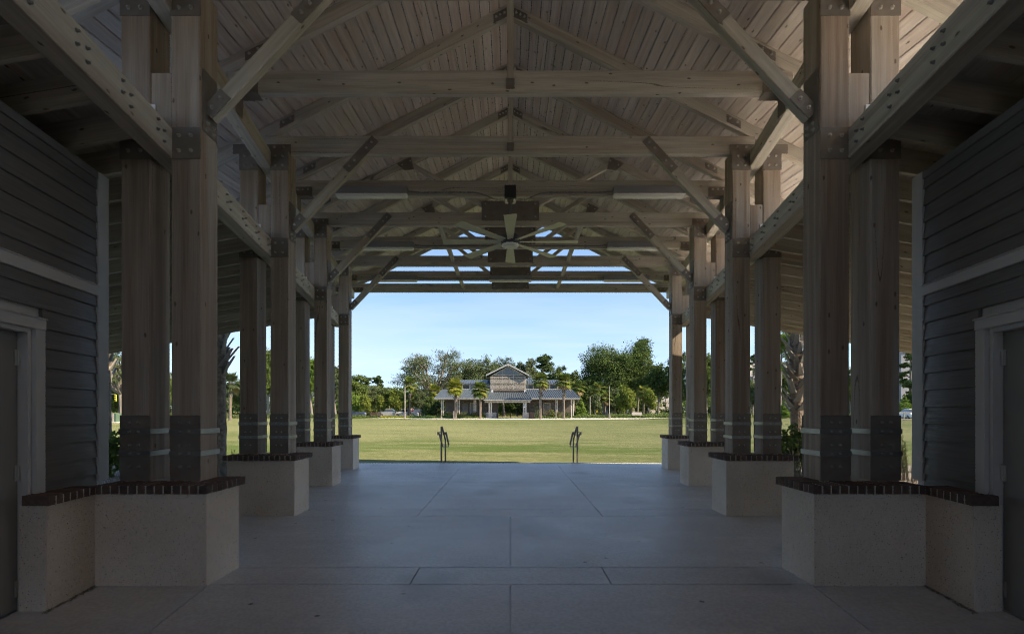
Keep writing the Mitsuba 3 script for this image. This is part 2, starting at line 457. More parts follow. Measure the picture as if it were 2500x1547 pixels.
labels['path'] = {'kind': 'structure', 'label': 'pale path along the far edge of the lawn', 'category': 'path'}
put('ground', MB().add([[-2500, 72.2, ZF - 0.03], [2500, 72.2, ZF - 0.03], [2500, 2500, ZF - 0.03], [-2500, 2500, ZF - 0.03]], [[0, 1, 2, 3]]), 'mat_ground')
labels['ground'] = {'kind': 'structure', 'label': 'planted ground under the trees beyond the lawn', 'category': 'ground'}
for s in (-1, 1):
    a = slab_x(4.7)
    poly = [(s * (slab_x(4.75) + 0.02), 4.75), (s * 12.2, 4.75), (s * 12.2, 14.2), (s * (slab_x(14.2) + 0.02), 14.2)]
    put('gravel_bed', MB().slab(poly if s > 0 else poly[::-1], -0.5, -0.05), 'mat_gravel')
labels['gravel_bed'] = {'kind': 'structure', 'label': 'gravel bed under the left side porch', 'category': 'gravel'}
labels['gravel_bed_001'] = {'kind': 'structure', 'label': 'gravel bed under the right side porch', 'category': 'gravel'}

# ------------------------------------------------------------------ plinths with brick caps
BP = 0.0757
for s in (-1, 1):
    for k in range(4):
        yb = 4.21 + 2.82 * k
        xb = 2.647 + FL * (yb - 4.21)
        y1 = yb + 0.50
        x1 = xb + (0.985 if k else 1.02)
        key = num(P + '__plinth')
        b = MB()
        sx = lambda x0, x1_: (min(s * x0, s * x1_), max(s * x0, s * x1_))
        b.box(*sx(xb, x1), yb, y1, -0.01, PZ - 0.074, 'x', 0.012)
        put(key + '__body', b, 'mat_stucco')
        mo = MB()
        xc, yc = xb - 0.035, yb - 0.05          # corner of the cap
        yend = yc + 8 * BP
        nb = 13 if k == 0 else 14
        mo.block(*sx(xc + 0.004, xc + nb * BP - 0.012), yc + 0.004, yend - 0.012, PZ - 0.075, PZ - 0.004)
        put(key + '__mortar', mo, 'mat_mortar')
        for i in range(nb):                     # front row, mitred at the inner corner
            d = min((i + 1) * BP, 0.285)
            h = rng.uniform(-0.002, 0.003)
            bm = MB().box(*sx(xc + (i * BP + 0.0075 if i else 0.0), xc + (i + 1) * BP - 0.0075), yc + rng.uniform(-0.003, 0.003), yc + d - 0.006, PZ - 0.073, PZ + h, 'y', 0.005, rng.integers(0, 200))
            put(key + '__brick', bm, 'mat_brick')
        for i in range(1, 8):                   # side row along the inner edge
            d = min(i * BP, 0.25)
            bm = MB().box(*sx(xc + rng.uniform(-0.003, 0.003), xc + d - 0.006), yc + i * BP + 0.0075, yc + (i + 1) * BP - 0.0075, PZ - 0.073, PZ + rng.uniform(-0.002, 0.003), 'x', 0.005, rng.integers(0, 200))
            put(key + '__brick', bm, 'mat_brick')
        if k == 0:                              # the low wing along the restroom wall
            ya, ye = 3.68, yb
            b = MB()
            f8 = []
            for z in (-0.01, PZ - 0.074):
                f8 += [[s * (wx(ya) - 0.165), ya, z], [s * (wx(ya) + 0.05), ya, z], [s * (wx(ye) + 0.05), ye + 0.02, z], [s * (wx(ye) - 0.165), ye + 0.02, z]]
            b.hexa(f8)
            put(key + '__wing', b, 'mat_stucco')
            mo, f8 = MB(), []
            for z in (PZ - 0.075, PZ - 0.008):
                f8 += [[s * (wx(ya - 0.033) - 0.2085), ya - 0.033, z], [s * (wx(ya) - 0.004), ya - 0.03, z], [s * (wx(ye) - 0.004), ye - 0.05, z], [s * (wx(ye - 0.05) - 0.2085), ye - 0.05, z]]
            mo.hexa(f8)
            put(key + '__mortar', mo, 'mat_mortar')
            n = 7
            for i in range(n):
                q0, q1 = ya - 0.04 + i * (ye - ya - 0.01) / n + (0.0075 if i else 0), ya - 0.04 + (i + 1) * (ye - ya - 0.01) / n - 0.0075
                f8, h = [], rng.uniform(-0.002, 0.003)
                for z in (PZ - 0.073, PZ + h):
                    f8 += [[s * (wx(q0) - 0.21), q0, z], [s * (wx(q0) - 0.006), q0, z], [s * (wx(q1) - 0.006), q1, z], [s * (wx(q1) - 0.21), q1, z]]
                put(key + '__brick', MB().hexa(f8, rng.integers(0, 200)), 'mat_brick')

# ------------------------------------------------------------------ posts
for s in (-1, 1):
    for k in range(4):
        yf = Y0 + BAY * k
        for j, x0 in enumerate((xi(yf), xi(yf) + 0.467)):
            x1 = x0 + PW
            sx = lambda a, b: (min(s * a, s * b), max(s * a, s * b))
            key = num(P + '__post')
            put(key + '__shaft', MB().box(*sx(x0, x1), yf, yf + PW, PZ - 0.05, TZ - 0.005, 'z', 0.009), 'mat_post')
            for yy in (yf - 0.008, yf + PW + 0.001):
                put(key + '__base_plate', MB().block(*sx(x0 - 0.004, x1 + 0.004), yy, yy + 0.007, PZ, 1.483), 'mat_steel')
            for zz in (1.335, 1.13):
                st = MB()
                e = 0.013
                for q in ((x0 - e, x0 - e + 0.006), (x1 + e - 0.006, x1 + e)):
                    st.block(*sx(*q), yf - e, yf + PW + e, zz - 0.024, zz + 0.024)
                st.block(*sx(x0 - e + 0.006, x1 + e - 0.006), yf - e - 0.001, yf - e + 0.004, zz - 0.023, zz + 0.023)
                put(key + '__strap', st, 'mat_strap')
            bo = MB()
            for zz in (1.42, 1.335, 1.21, 1.13, 1.01):
                for q in (0.095, 0.175):
                    bo.dome([s * (x0 + q), yf - (0.014 if zz in (1.335, 1.13) else 0.009), zz], [0, -1, 0], 0.0085)
            cp = MB()
            cp.block(*sx(x0 - 0.004, x1 + 0.004), yf - 0.008, yf - 0.001, 5.18, TZ - 0.003)
            for q in (0.08, 0.19):
                for zz in (5.25, 5.39):
                    bo.dome([s * (x0 + q), yf - 0.008, zz], [0, -1, 0], 0.013)
            put(key + '__cap_plate', cp, 'mat_steel')
            cl = MB()
            cl.block(*sx(x0 - 0.004, x1 + 0.004), yf - 0.008, yf - 0.001, 3.855, 4.15)
            side = x1 if j == 0 else x0
            cl.block(*sx(side - (0 if j == 0 else 0.007), side + (0.007 if j == 0 else 0)), yf - 0.008, yf + 0.1, 3.855, 4.15)
            for q in (0.08, 0.19):
                for zz in (3.93, 4.07):
                    bo.dome([s * (x0 + q), yf - 0.008, zz], [0, -1, 0], 0.013)
            put(key + '__beam_plate', cl, 'mat_steel')
            if j == 0:
                bp = MB()
                bp.block(*sx(x0 - 0.008, x0 - 0.001), yf + 0.03, yf + PW - 0.03, 4.14, 4.72)
                put(key + '__brace_plate', bp, 'mat_steel')
                for q in (0.09, 0.18):
                    for zz in (4.18, 4.24):
                        bo.dome([s * (x0 - 0.008), yf + q, zz], [-s, 0, 0], 0.012)
            put(key + '__bolts', bo, 'mat_bolt', kind='stuff')
        # spacer block between the pair, with its small bright clip
        x0 = xi(yf) + PW
        put(P + '__spacer_block', MB().box(*sx(x0 + 0.002, x0 + 0.195), yf + 0.012, yf + PW - 0.012, 4.152, 4.66, 'z', 0.004), 'mat_post')
        put(P + '__clip', MB().block(*sx(x0 + 0.15, x0 + 0.196), yf - 0.004, yf + 0.010, 4.23, 4.36), 'mat_bracket')

# ------------------------------------------------------------------ long beams
for s in (-1, 1):
    e = 13.46
    put(P + '__lower_beam', MB().beam([s * hx(BACK), BACK, 4.0], [s * hx(e), e, 4.0], 0.175, 0.28, ch=0.008), 'mat_timber')
    e = 15.9
    put(P + '__upper_beam', MB().beam([s * hx(BACK), BACK, 5.345], [s * hx(e), e, 5.345], 0.165, 0.245, ch=0.008), 'mat_timber')
    bo = MB()
    nrm = np.array([-s, FL, 0]) / math.hypot(1, FL)
    for i in range(-3, 19):
        yy = 4.26 + 0.49 * i
        if any(abs(yy - (Y0 + BAY * k + 0.13)) < 0.2 for k in range(4)):
            continue
        for dy, zs in ((-0.05, (4.075, 3.985)), (0.05, (4.03, 3.935))):
            for zz in zs:
                y_ = yy + dy
                bo.dome(np.array([s * hx(y_), y_, zz]) + nrm * 0.0875, nrm, 0.010)
    put(P + '__beam_bolts', bo, 'mat_conduit', kind='stuff')

# ------------------------------------------------------------------ trusses 0 to 8
RD = 0.206
for t in range(9):
    y = YE + BAY / 2 * t
    key = num(P + '__truss')
    put(key + '__tie_beam', MB().beam([-hx(y) - 0.02, y, TZ + TH / 2], [hx(y) + 0.02, y, TZ + TH / 2], 0.089, TH), 'mat_timber')
    a = zl(y)
    bo = MB()

    def plate(*c):
        put(key + '__plate', MB().hexa(c[0]) if len(c) == 1 else MB().block(*c), 'mat_steel')

    for s in (-1, 1):
        xe = eave(y) - 0.12
        f8 = []
        for yy in (y - 0.044, y + 0.044):
            f8 += [[s * 0.046, yy, a - 0.023], [s * xe, yy, a - 0.5 * xe], [s * xe, yy, a - 0.5 * xe + RD], [s * 0.046, yy, a - 0.023 + RD]]
        put(key + '__rafter', MB().hexa(f8, rng.integers(0, 60)), 'mat_timber')
        # apex plate, seat plate, heel plate
        for (q0, q1, lo, hi) in ((0.05, 0.26, 0.02, 0.16), (hx(y) - 0.42, hx(y) - 0.20, 0.05, 0.16)):
            f8 = []
            for yy in (y - 0.052, y - 0.0445):
                f8 += [[s * q0, yy, a - 0.5 * q0 + lo], [s * q1, yy, a - 0.5 * q1 + lo], [s * q1, yy, a - 0.5 * q1 + hi], [s * q0, yy, a - 0.5 * q0 + hi]]
            plate(f8)
            for q in ((0.25, 0.75) if q0 > 1 else (0.2, 0.5, 0.8)):
                qq = q0 + (q1 - q0) * q
                bo.dome([s * qq, y - 0.052, a - 0.5 * qq + (lo + hi) / 2 + 0.01], [0, -1, 0], 0.013)
        h0, h1 = (s * (hx(y) - 0.37), s * (hx(y) + 0.52)) if t % 2 == 0 else (s * (hx(y) - 0.36), s * (hx(y) - 0.06))
        zz = (TZ + 0.005, TZ + 0.15) if t % 2 == 0 else (TZ - 0.01, TZ + 0.16)
        plate(min(h0, h1), max(h0, h1), y - 0.0535, y - 0.0455, *zz)
        for q in (0.12, 0.28, 0.44):
            bo.dome([h0 + (h1 - h0) * (q if t % 2 == 0 else q * 2), y - 0.0535, zz[1] - 0.045], [0, -1, 0], 0.013)
        if t % 2:                                # seat on the long beam where no post stands
            plate(min(h0, s * (hx(y) - 0.07)), max(h0, s * (hx(y) - 0.07)), y - 0.09, y + 0.08, TZ - 0.016, TZ - 0.009)
            plate(*sorted((s * (hx(y) - 0.098), s * (hx(y) - 0.088))), y - 0.10, y + 0.09, 5.23, TZ + 0.0)
    kz = TZ + 0.08 if t < 4 else 6.0
    put(key + '__king_post', MB().box(-0.042, 0.042, y - 0.062, y + 0.046, kz, a + RD * 0.9, 'z', 0.006), 'mat_timber')
    if t < 4:
        plate(-0.052, 0.052, y - 0.07, y - 0.0625, kz - 0.03, kz + 0.09)
        plate(-0.052, 0.052, y - 0.0625, y - 0.0465, kz - 0.03, kz - 0.004)
    bo.dome([0.048, y - 0.05, kz + 0.13], [1, 0, 0], 0.012)
    bo.dome([0.048, y - 0.05, kz + 0.22], [1, 0, 0], 0.012)
    if t >= 4:                                   # webs with a big gusset plate
        g = MB().block(-0.61, 0.61, y - 0.060, y - 0.047, 5.575, 5.995)
        put(key + '__gusset', g, 'mat_steel')
        for q in (-0.53, 0.53):
            for zz in (5.66, 5.93):
                bo.dome([q, y - 0.06, zz], [0, -1, 0], 0.014)
        for s in (-1, 1):
            put(key + '__web', MB().beam([s * 0.28, y, 5.76], [s * 2.22, y, a - 0.5 * 2.22 + 0.10], 0.088, 0.10), 'mat_timber')
            f8 = []
            for yy in (y - 0.053, y - 0.0455):
                q = a - 0.5 * 2.2
                f8 += [[s * 2.05, yy, q - 0.07], [s * 2.25, yy, q - 0.10], [s * 2.42, yy, q + 0.05], [s * 2.12, yy, q + 0.19]]
            plate(f8)
            for q in (2.13, 2.30):
                bo.dome([s * q, y - 0.053, a - 0.5 * q + 0.07], [0, -1, 0], 0.013)
    put(key + '__bolts', bo, 'mat_bolt', kind='stuff')
    if t % 2 == 0 and t <= 6:                    # knee braces down to the inner posts
        for s in (-1, 1):
            x0 = xi(Y0 + BAY * t / 2)
            A0, B0 = np.array([s * (x0 - 0.005), y, 4.33]), np.array([s * (x0 - 1.27), y, 5.68])
            put(key + '__knee_brace', MB().beam(A0, B0, 0.089, 0.14, (0, 0, 1)), 'mat_timber')
            d = (B0 - A0) / np.linalg.norm(B0 - A0)
            n = np.array([d[2], 0, -d[0]]) * 0.068
            bb = MB()
            L = np.linalg.norm(B0 - A0)
            for (q0, q1) in ((0.0, 0.26), (L - 0.62, L + 0.04)):
                f8 = []
                for yy in (y - 0.056, y - 0.0485):
                    for c in (A0 + d * q0 - n, A0 + d * q1 - n, A0 + d * q1 + n, A0 + d * q0 + n):
                        f8.append([c[0], yy, c[2]])
                put(key + '__brace_plate', MB().hexa(f8), 'mat_steel')
                for q in ((0.3, 0.75) if q1 < 1 else (0.12, 0.30, 0.70, 0.88)):
                    c = A0 + d * (q0 + (q1 - q0) * q)
                    bb.dome([c[0], y - 0.056, c[2]], [0, -1, 0], 0.013)
            put(key + '__brace_bolts', bb, 'mat_bolt', kind='stuff')
for s in (-1, 1):                                # stiffening struts that run from truss to truss
    put(P + '__strut', MB().beam([s * 1.56, YE + BAY * 2, 5.63], [s * 1.56, YE + BAY * 4 - 0.05, 5.63], 0.10, 0.085), 'mat_timber')

# ------------------------------------------------------------------ main roof: planks, metal skin, fascia
PP = 0.1432
RK = P + '__roof'
for s in (-1, 1):
    i = 0
    while True:
        x0, x1 = 0.03 + i * PP, 0.03 + (i + 1) * PP
        ys = max(BACK, (x1 - 4.16) / FL)
        if ys > FRONT - 0.3:
            break
        cuts = [ys]
        y = ys
        while FRONT - y > 7.5:                    # butt joints fall on the trusses
            y = YE + BAY / 2 * round((y + rng.uniform(4.0, 7.0) - YE) / (BAY / 2))
            if y < FRONT - 1.5:
                cuts.append(y)
        cuts.append(FRONT)
        for ya, yb in zip(cuts[:-1], cuts[1:]):
            f8 = []
            for dz in (0.0, 0.025):
                for xx, yy in ((x0 + 0.0065, ya + 0.0015), (x1 - 0.0065, ya + 0.0015), (x1 - 0.0065, yb - 0.0015), (x0 + 0.0065, yb - 0.0015)):
                    f8.append([s * xx, yy, zl(yy) + RD + 0.002 - 0.5 * xx + dz])
            put(RK + '__plank', MB().hexa(f8, rng.integers(0, 900)), 'mat_plank')
        i += 1
    f8, g8 = [], []
    for dz in (0.018, 0.075):
        for xx, yy in ((0.0, BACK - 0.02), (eave(BACK) + 0.02, BACK - 0.02), (eave(FRONT) + 0.02, FRONT + 0.02), (0.0, FRONT + 0.02)):
            f8.append([s * xx, yy, zl(yy) + RD + 0.012 - 0.5 * xx + dz])
    put(RK + '__metal_skin', MB().hexa(f8), 'mat_roof_metal')
    for yy in (BACK - 0.05, FRONT + 0.021):
        q = eave(yy) + 0.02
        f8 = []
        for y_ in (yy, yy + 0.03):
            f8 += [[s * 0.001, y_, zl(yy) + RD + 0.085], [s * q, y_, zl(yy) + RD - 0.5 * q + 0.085], [s * q, y_, zl(yy) + RD - 0.5 * q - 0.12], [s * 0.001, y_, zl(yy) + RD - 0.12]]
        put(RK + '__rake_board', MB().hexa(f8), 'mat_fascia')

# ------------------------------------------------------------------ side porch roofs
SY1 = 12.63
SW = 6.6
for s in (-1, 1):
    K = num(P + '__porch_roof')
    zr = lambda y, x: 3.945 - 0.173 * (x - hx(y) - 0.09)
    n = 0
    y = 4.26 - 0.49 * 20
    while y < SY1 - 0.3:
        xa, xb = hx(y) + 0.09, hx(y) + 0.09 + SW
        f8 = []
        for yy in (y - 0.019, y + 0.019):
            f8 += [[s * xa, yy, zr(y, xa)], [s * xb, yy, zr(y, xb)], [s * xb, yy, zr(y, xb) + 0.235], [s * xa, yy, zr(y, xa) + 0.235]]
        put(K + '__rafter', MB().hexa(f8, rng.integers(0, 60)), 'mat_timber')
        if y > 2:
            put(K + '__hanger', MB().block(*sorted((s * (xa + 0.001), s * (xa + 0.07))), y - 0.0225, y - 0.0195, zr(y, xa) + 0.0, zr(y, xa) + 0.17), 'mat_steel')
        y += 0.49
    for nm, dz, th, mt, grow in (('deck', 0.237, 0.018, 'mat_timber', 0.0), ('metal_skin', 0.257, 0.045, 'mat_porch_bounce', 0.03)):
        f8 = []
        for d in (dz, dz + th):
            for yy, o in ((BACK, 0), (BACK, SW + 0.2), (SY1 + grow, SW + 0.2), (SY1 + grow, 0)):
                xx = hx(yy) + 0.10 + o
                f8.append([s * xx, yy, zr(yy, xx) + d])
        put(K + '__' + nm, MB().hexa(f8, 5), mt)
    f8 = []
    for yy in (SY1 - 0.045, SY1 - 0.005):
        xa, xb = hx(yy) + 0.09, hx(yy) + 0.3 + SW
        f8 += [[s * xa, yy, zr(yy, xa) + 0.07], [s * xb, yy, zr(yy, xb) + 0.07], [s * xb, yy, zr(yy, xb) + 0.235], [s * xa, yy, zr(yy, xa) + 0.235]]
    put(K + '__rake_board', MB().hexa(f8, 9), 'mat_timber')
    xo = hx(8.5) + SW - 0.1
    for yy in (5.2, 8.6, 12.2):
        xq = hx(yy) + SW - 0.3
        put(K + '__outer_post', MB().box(*sorted((s * xq, s * (xq + 0.2))), yy, yy + 0.2, -0.4, zr(yy, xq) + 0.0, 'z'), 'mat_post')

# ------------------------------------------------------------------ restroom rooms on either side
WE, WB = 4.59, BACK + 0.6
for s in (-1, 1):
    K = num(P + '__restroom')
    z1 = 3.73
    tz = 2.24

    def pan(mb, y0, y1, za, zb, o0, o1, tone=0):
        """A board on the wall: from y0 to y1, za to zb, standing o0 (bottom) and o1 (top) proud of the wall face."""
        f8 = []
        for z, o in ((za, o0), (zb, o1)):
            f8 += [[s * (wx(y0) - o), y0, z], [s * (wx(y1) - o), y1, z], [s * (wx(y1) + 0.02), y1, z], [s * (wx(y0) + 0.02), y0, z]]
        return mb.hexa(f8, tone)

    core, yd = MB(), 3.735
    f8 = []
    for z in (-0.3, z1):
        f8 += [[s * (wx(yd + .002) + 0.02), yd + 0.002, z], [s * (wx(WE) + 0.02), WE, z], [s * (wx(WE) + 5.4), WE, z], [s * (wx(WE) + 5.4), yd + 0.002, z]]
    core.hexa(f8)
    f8 = []
    for z in (-0.3, z1):
        f8 += [[s * (wx(WB) + 0.02), WB, z], [s * (wx(2.80) + 0.02), 2.80, z], [s * (wx(2.8) + 5.4), 2.80, z], [s * (wx(WB) + 5.4), WB, z]]
    core.hexa(f8)
    f8 = []
    for z in (2.15, z1):
        f8 += [[s * (wx(2.801) + 0.02), 2.801, z], [s * (wx(3.736) + 0.02), 3.736, z], [s * (wx(3.736) + 0.5), 3.736, z], [s * (wx(2.801) + 0.5), 2.801, z]]
    core.hexa(f8)
    put(K + '__wall', core, 'mat_trim')
    ex = 0.154
    edge = WE - 0.135
    z = 3.73 - ex
    top = z1
    row = 0
    while top > 0.0:
        bot = top - ex
        for (q0, q1) in ((WB, edge),) if bot > tz + 0.08 else ((WB, 2.73), (3.83, edge)):
            put(K + '__siding_board', pan(MB(), q0, q1, bot - 0.012, top, 0.024, 0.006, rng.integers(0, 90)), 'mat_siding')
        top = bot
        row += 1
    put(K + '__corner_trim', pan(MB(), edge + 0.002, WE + 0.01, PZ + 0.0, z1, 0.032, 0.032), 'mat_trim')
    put(K + '__belly_band', pan(MB(), WB, edge, 2.583, 2.672, 0.034, 0.034), 'mat_trim')
    put(K + '__drip_cap', pan(MB(), WB, edge, 2.673, 2.685, 0.046, 0.034), 'mat_trim')
    put(K + '__frieze_board', pan(MB(), WB, edge, z1 - 0.075, z1 - 0.005, 0.031, 0.031), 'mat_siding')
    # door frame: casings on the wall face, jamb and head in the depth of the wall, the door leaf set back
    put(K + '__door_casing', pan(MB(), 3.74, 3.829, 0.0, 2.158, 0.036, 0.036), 'mat_trim')
    put(K + '__door_casing', pan(MB(), 2.712, 2.80, 0.0, 2.158, 0.036, 0.036), 'mat_trim')
    put(K + '__door_casing', pan(MB(), 2.700, 3.835, 2.16, tz, 0.038, 0.038), 'mat_trim')
    put(K + '__drip_cap', pan(MB(), 2.690, 3.845, tz + 0.001, tz + 0.014, 0.05, 0.038), 'mat_trim')
    for (q0, q1, za, zb) in ((3.70, 3.7345, 0.0, 2.16), (2.8025, 2.83, 0.0, 2.16), (2.831, 3.699, 2.125, 2.159)):
        f8 = []
        for z in (za, zb):
            f8 += [[s * (wx(q0) - 0.002), q0, z], [s * (wx(q1) - 0.002), q1, z], [s * (wx(q1) + 0.18), q1, z], [s * (wx(q0) + 0.18), q0, z]]
        put(K + '__door_jamb', MB().hexa(f8), 'mat_trim')
    f8 = []
    for z in (0.012, 2.12):
        f8 += [[s * (wx(2.834) + 0.075), 2.834, z], [s * (wx(3.696) + 0.075), 3.696, z], [s * (wx(3.696) + 0.12), 3.696, z], [s * (wx(2.834) + 0.12), 2.834, z]]
    put(K + '__door', MB().hexa(f8), 'mat_door')
    for zz in (0.17, 1.05, 1.93):
        h = MB()
        for q in range(5):
            h.cyl([s * (wx(3.698) + 0.062), 3.698, zz - 0.06 + q * 0.024], [s * (wx(3.698) + 0.062), 3.698, zz - 0.06 + q * 0.024 + 0.022], 0.0115, 8)
        h.block(*sorted((s * (wx(3.66) + 0.066), s * (wx(3.66) + 0.074))), 3.665, 3.70, zz - 0.06, zz + 0.06)
        put(K + '__hinge', h, 'mat_bolt')

# ------------------------------------------------------------------ light fixtures, conduits, fan
def fixture(y, x0, x1, label, side=0):
    k = thing('light_fixture', label, 'light fixture')
    b = MB().box(min(x0, x1), max(x0, x1), y - 0.20, y - 0.05, TZ - 0.02, TZ + 0.115, 'x', 0.006)
    put(k + '__housing', b, 'mat_fixture')
    b = MB()
    f8 = []
    for z, o in ((TZ - 0.062, 0.02), (TZ - 0.021, 0.0)):
        f8 += [[min(x0, x1) + o, y - 0.198 + o, z], [max(x0, x1) - o, y - 0.198 + o, z], [max(x0, x1) - o, y - 0.055, z], [min(x0, x1) + o, y - 0.055, z]]
    put(k + '__lens', b.hexa(f8), 'mat_lens')


for t, (a, b, nm) in {3: (1.87, 3.17, 'nearest'), 5: (2.33, 3.60, 'second'), 7: (2.80, 4.15, 'farthest')}.items():
    y = YE + BAY / 2 * t
    for s in (-1, 1):
        side = 'left' if s < 0 else 'right'
        fixture(y, s * a, s * b, f'grey strip light with pale lens at the {side} end of the {nm} lit tie beam')
    if t == 7:
        fixture(y, -0.64, 0.64, 'grey strip light with pale lens at the middle of the farthest lit tie beam')
    for s in (-1, 1):
        c = MB()
        z = TZ + 0.055
        e = 0.13 if t == 3 else (0.66 if t == 7 else 0.02)
        pts = [[s * a, y - 0.06, z + 0.02], [s * (a - 0.12), y - 0.06, z + 0.01], [s * (a - 0.2), y - 0.06, z]]
        pts += [[s * q, y - 0.06, z] for q in np.linspace(a - 0.3, e + 0.55, 6)]
        drop = -0.14 if t == 3 else 0.0
        pts += [[s * (e + 0.42), y - 0.065, z + drop * 0.15], [s * (e + 0.28), y - 0.08, z + drop * 0.6], [s * (e + 0.16), y - 0.09, z + drop], [s * e, y - 0.09, z + drop]]
        c.tube(pts, 0.012, 8)
        for q in (a - 0.5, (a + e) / 2 + 0.1, e + 0.62):
            c.cyl([s * (q - 0.03), y - 0.06, z], [s * (q + 0.03), y - 0.06, z], 0.019, 8)
        key = thing('conduit', f'thin grey conduit running along the {nm} lit tie beam to its {"left" if s < 0 else "right"} light', 'conduit')
        scene[key] = None
        (vf, u, cc) = c.arrays()
        scene[key] = mikit.ply(vf, 'mat_conduit', False, uv=u)

fy = YE + BAY / 2 * 3 - 0.06
fan = thing('ceiling_fan', 'large eight bladed ceiling fan hanging on a rod from the ridge line', 'ceiling fan')
put(fan + '__mount_box', MB().box(-0.105, 0.105, fy - 0.20, fy - 0.005, 5.345, 5.57, 'z', 0.008), 'mat_black')
fc = np.array([0, fy - 0.1, 4.575])
put(fan + '__rod', MB().cyl([0, fc[1], fc[2] + 0.05], [0, fc[1], 5.35], 0.022, 12), 'mat_conduit')
q = MB()
for s in (-1, 1):
    q.cyl([s * 0.075, fc[1] - 0.03, 5.27], [s * 0.075, fc[1] - 0.03, 5.345], 0.02, 8)
    q.cyl([s * 0.045, fc[1] - 0.06, 5.25], [s * 0.09, fc[1] - 0.06, 5.30], 0.014, 8)
put(fan + '__cable_clamp', q, 'mat_lens')
prof = [(0.03, 0.14), (0.05, 0.10), (0.11, 0.13), (0.155, 0.115), (0.17, 0.0), (0.16, -0.03), (0.15, -0.045)]
put(fan + '__hub', MB().tube([[0, fc[1], fc[2] + z] for r, z in prof], [r for r, z in prof], 28), 'mat_fan_hub')
put(fan + '__light_lens', MB().tube([[0, fc[1], fc[2] + z] for z in (-0.046, -0.07, -0.085)], [0.158, 0.15, 0.11], 28), 'mat_lens')
for i in range(8):
    an = math.radians(90 + 45 * i)
    d, t_ = np.array([math.cos(an), math.sin(an), 0]), np.array([-math.sin(an), math.cos(an), 0])
    f8 = []
    for dz in (-0.004, 0.004):
        for r, w, tw in ((0.15, 0.05, 0.22), (1.22, 0.105, 0.09)):
            for sgn in ((-1, 1) if r < 1 else (1, -1)):
                f8.append(fc + d * r + t_ * (sgn * w) + np.array([0, 0, dz + sgn * w * tw + 0.01]))
    put(fan + '__blade', MB().hexa(f8), 'mat_fan_blade')

k = thing('drain_channel', 'narrow black strip added as the shadow line along the lawn edge of the floor', 'painted_shadow')  # black strip added to paint the shadow line between slab and lawn
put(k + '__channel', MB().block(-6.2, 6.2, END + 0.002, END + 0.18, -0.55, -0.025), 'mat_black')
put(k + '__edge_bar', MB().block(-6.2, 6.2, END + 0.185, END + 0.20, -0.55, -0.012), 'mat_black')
lit = MB()
r_ = np.random.default_rng(9)
for s in (-1, 1):
    for i in range(150):
        yy = 3.62 + 0.62 * r_.random()
        q = np.array([s * (wx(yy) - 0.165 - abs(r_.normal(0, 0.018))), yy, 0.004])
        a_ = r_.uniform(0, 6.28)
        d_ = np.array([math.cos(a_), math.sin(a_), r_.uniform(0, 0.4)]) * r_.uniform(0.008, 0.022)
        e_ = np.array([-math.sin(a_), math.cos(a_), 0.1]) * 0.007
        lit.add([q - d_ * 0.5, q + e_, q + d_ + [0, 0, 0.006], q - e_ + [0, 0, 0.004]], [[0, 1, 2, 3]])
put('leaf_litter', lit, 'mat_bark', kind='stuff', label='dark leaf litter along the foot of the low walls by the doors')

# ------------------------------------------------------------------ two sign frames at the edge of the floor
def sign_frame(s, label):
    """Two legs that carry a tilted open frame, seen almost edge on."""
    key = thing('sign_frame', label, 'sign stand')
    D = 14.9

    def P3(x, y, d=0.0):
        q = px(x, y, D + d)
        return np.array([q[0] * s - (0.06 if s < 0 else 0), q[1], q[2]])

    def rail(part, a, b, w, h=None):
        put(key + '__' + part, MB().beam(P3(*a), P3(*b), w, h or w, (0, 1, 0), 0.005), 'mat_panel_frame')

    for (x, top, d, w) in ((1077.6, 1041.0, 0.0, 0.052), (1087.4, 1072.5, 0.30, 0.046)):
        t = P3(x, top, d)
        put(key + '__leg', MB().beam([t[0], t[1], float(zg(0, t[1])) - 0.05], t, w, w, (0, 1, 0), 0.006), 'mat_panel_frame')
    rail('arm', (1087.3, 1073, 0.30), (1079.3, 1041.5, 0.02), 0.046)
    rail('arm', (1076.6, 1073, 0.05), (1072.6, 1060, 0.05), 0.040)
    rail('side_rail', (1088.6, 1054.5, 0.24), (1095.6, 1085, 0.24), 0.050, 0.07)
    rail('side_rail', (1072.0, 1058, -0.06), (1081.2, 1090, -0.06), 0.040, 0.07)
    rail('top_rail', (1067.4, 1054.8, -0.08), (1089.0, 1054.6, 0.22), 0.020)
    rail('top_rail', (1068.4, 1060.6, -0.05), (1084.5, 1060.4, 0.20), 0.028)
    rail('end_block', (1070.0, 1054.6, -0.085), (1070.0, 1061.4, -0.085), 0.055, 0.08)
    rail('end_block', (1085.6, 1054.6, 0.225), (1085.6, 1060.4, 0.225), 0.055, 0.08)
    rail('bottom_rail', (1080.2, 1090, -0.06), (1096, 1089.8, 0.24), 0.026)
    rail('bottom_rail', (1081.0, 1084.3, -0.05), (1096.6, 1084.0, 0.23), 0.012)
    rail('bottom_lip', (1095.2, 1083, 0.27), (1095.2, 1090.5, 0.27), 0.024)


sign_frame(1, 'dark two-legged metal sign frame at the lawn edge, left of the two')
sign_frame(-1, 'brown two-legged metal sign frame at the lawn edge, right of the two')

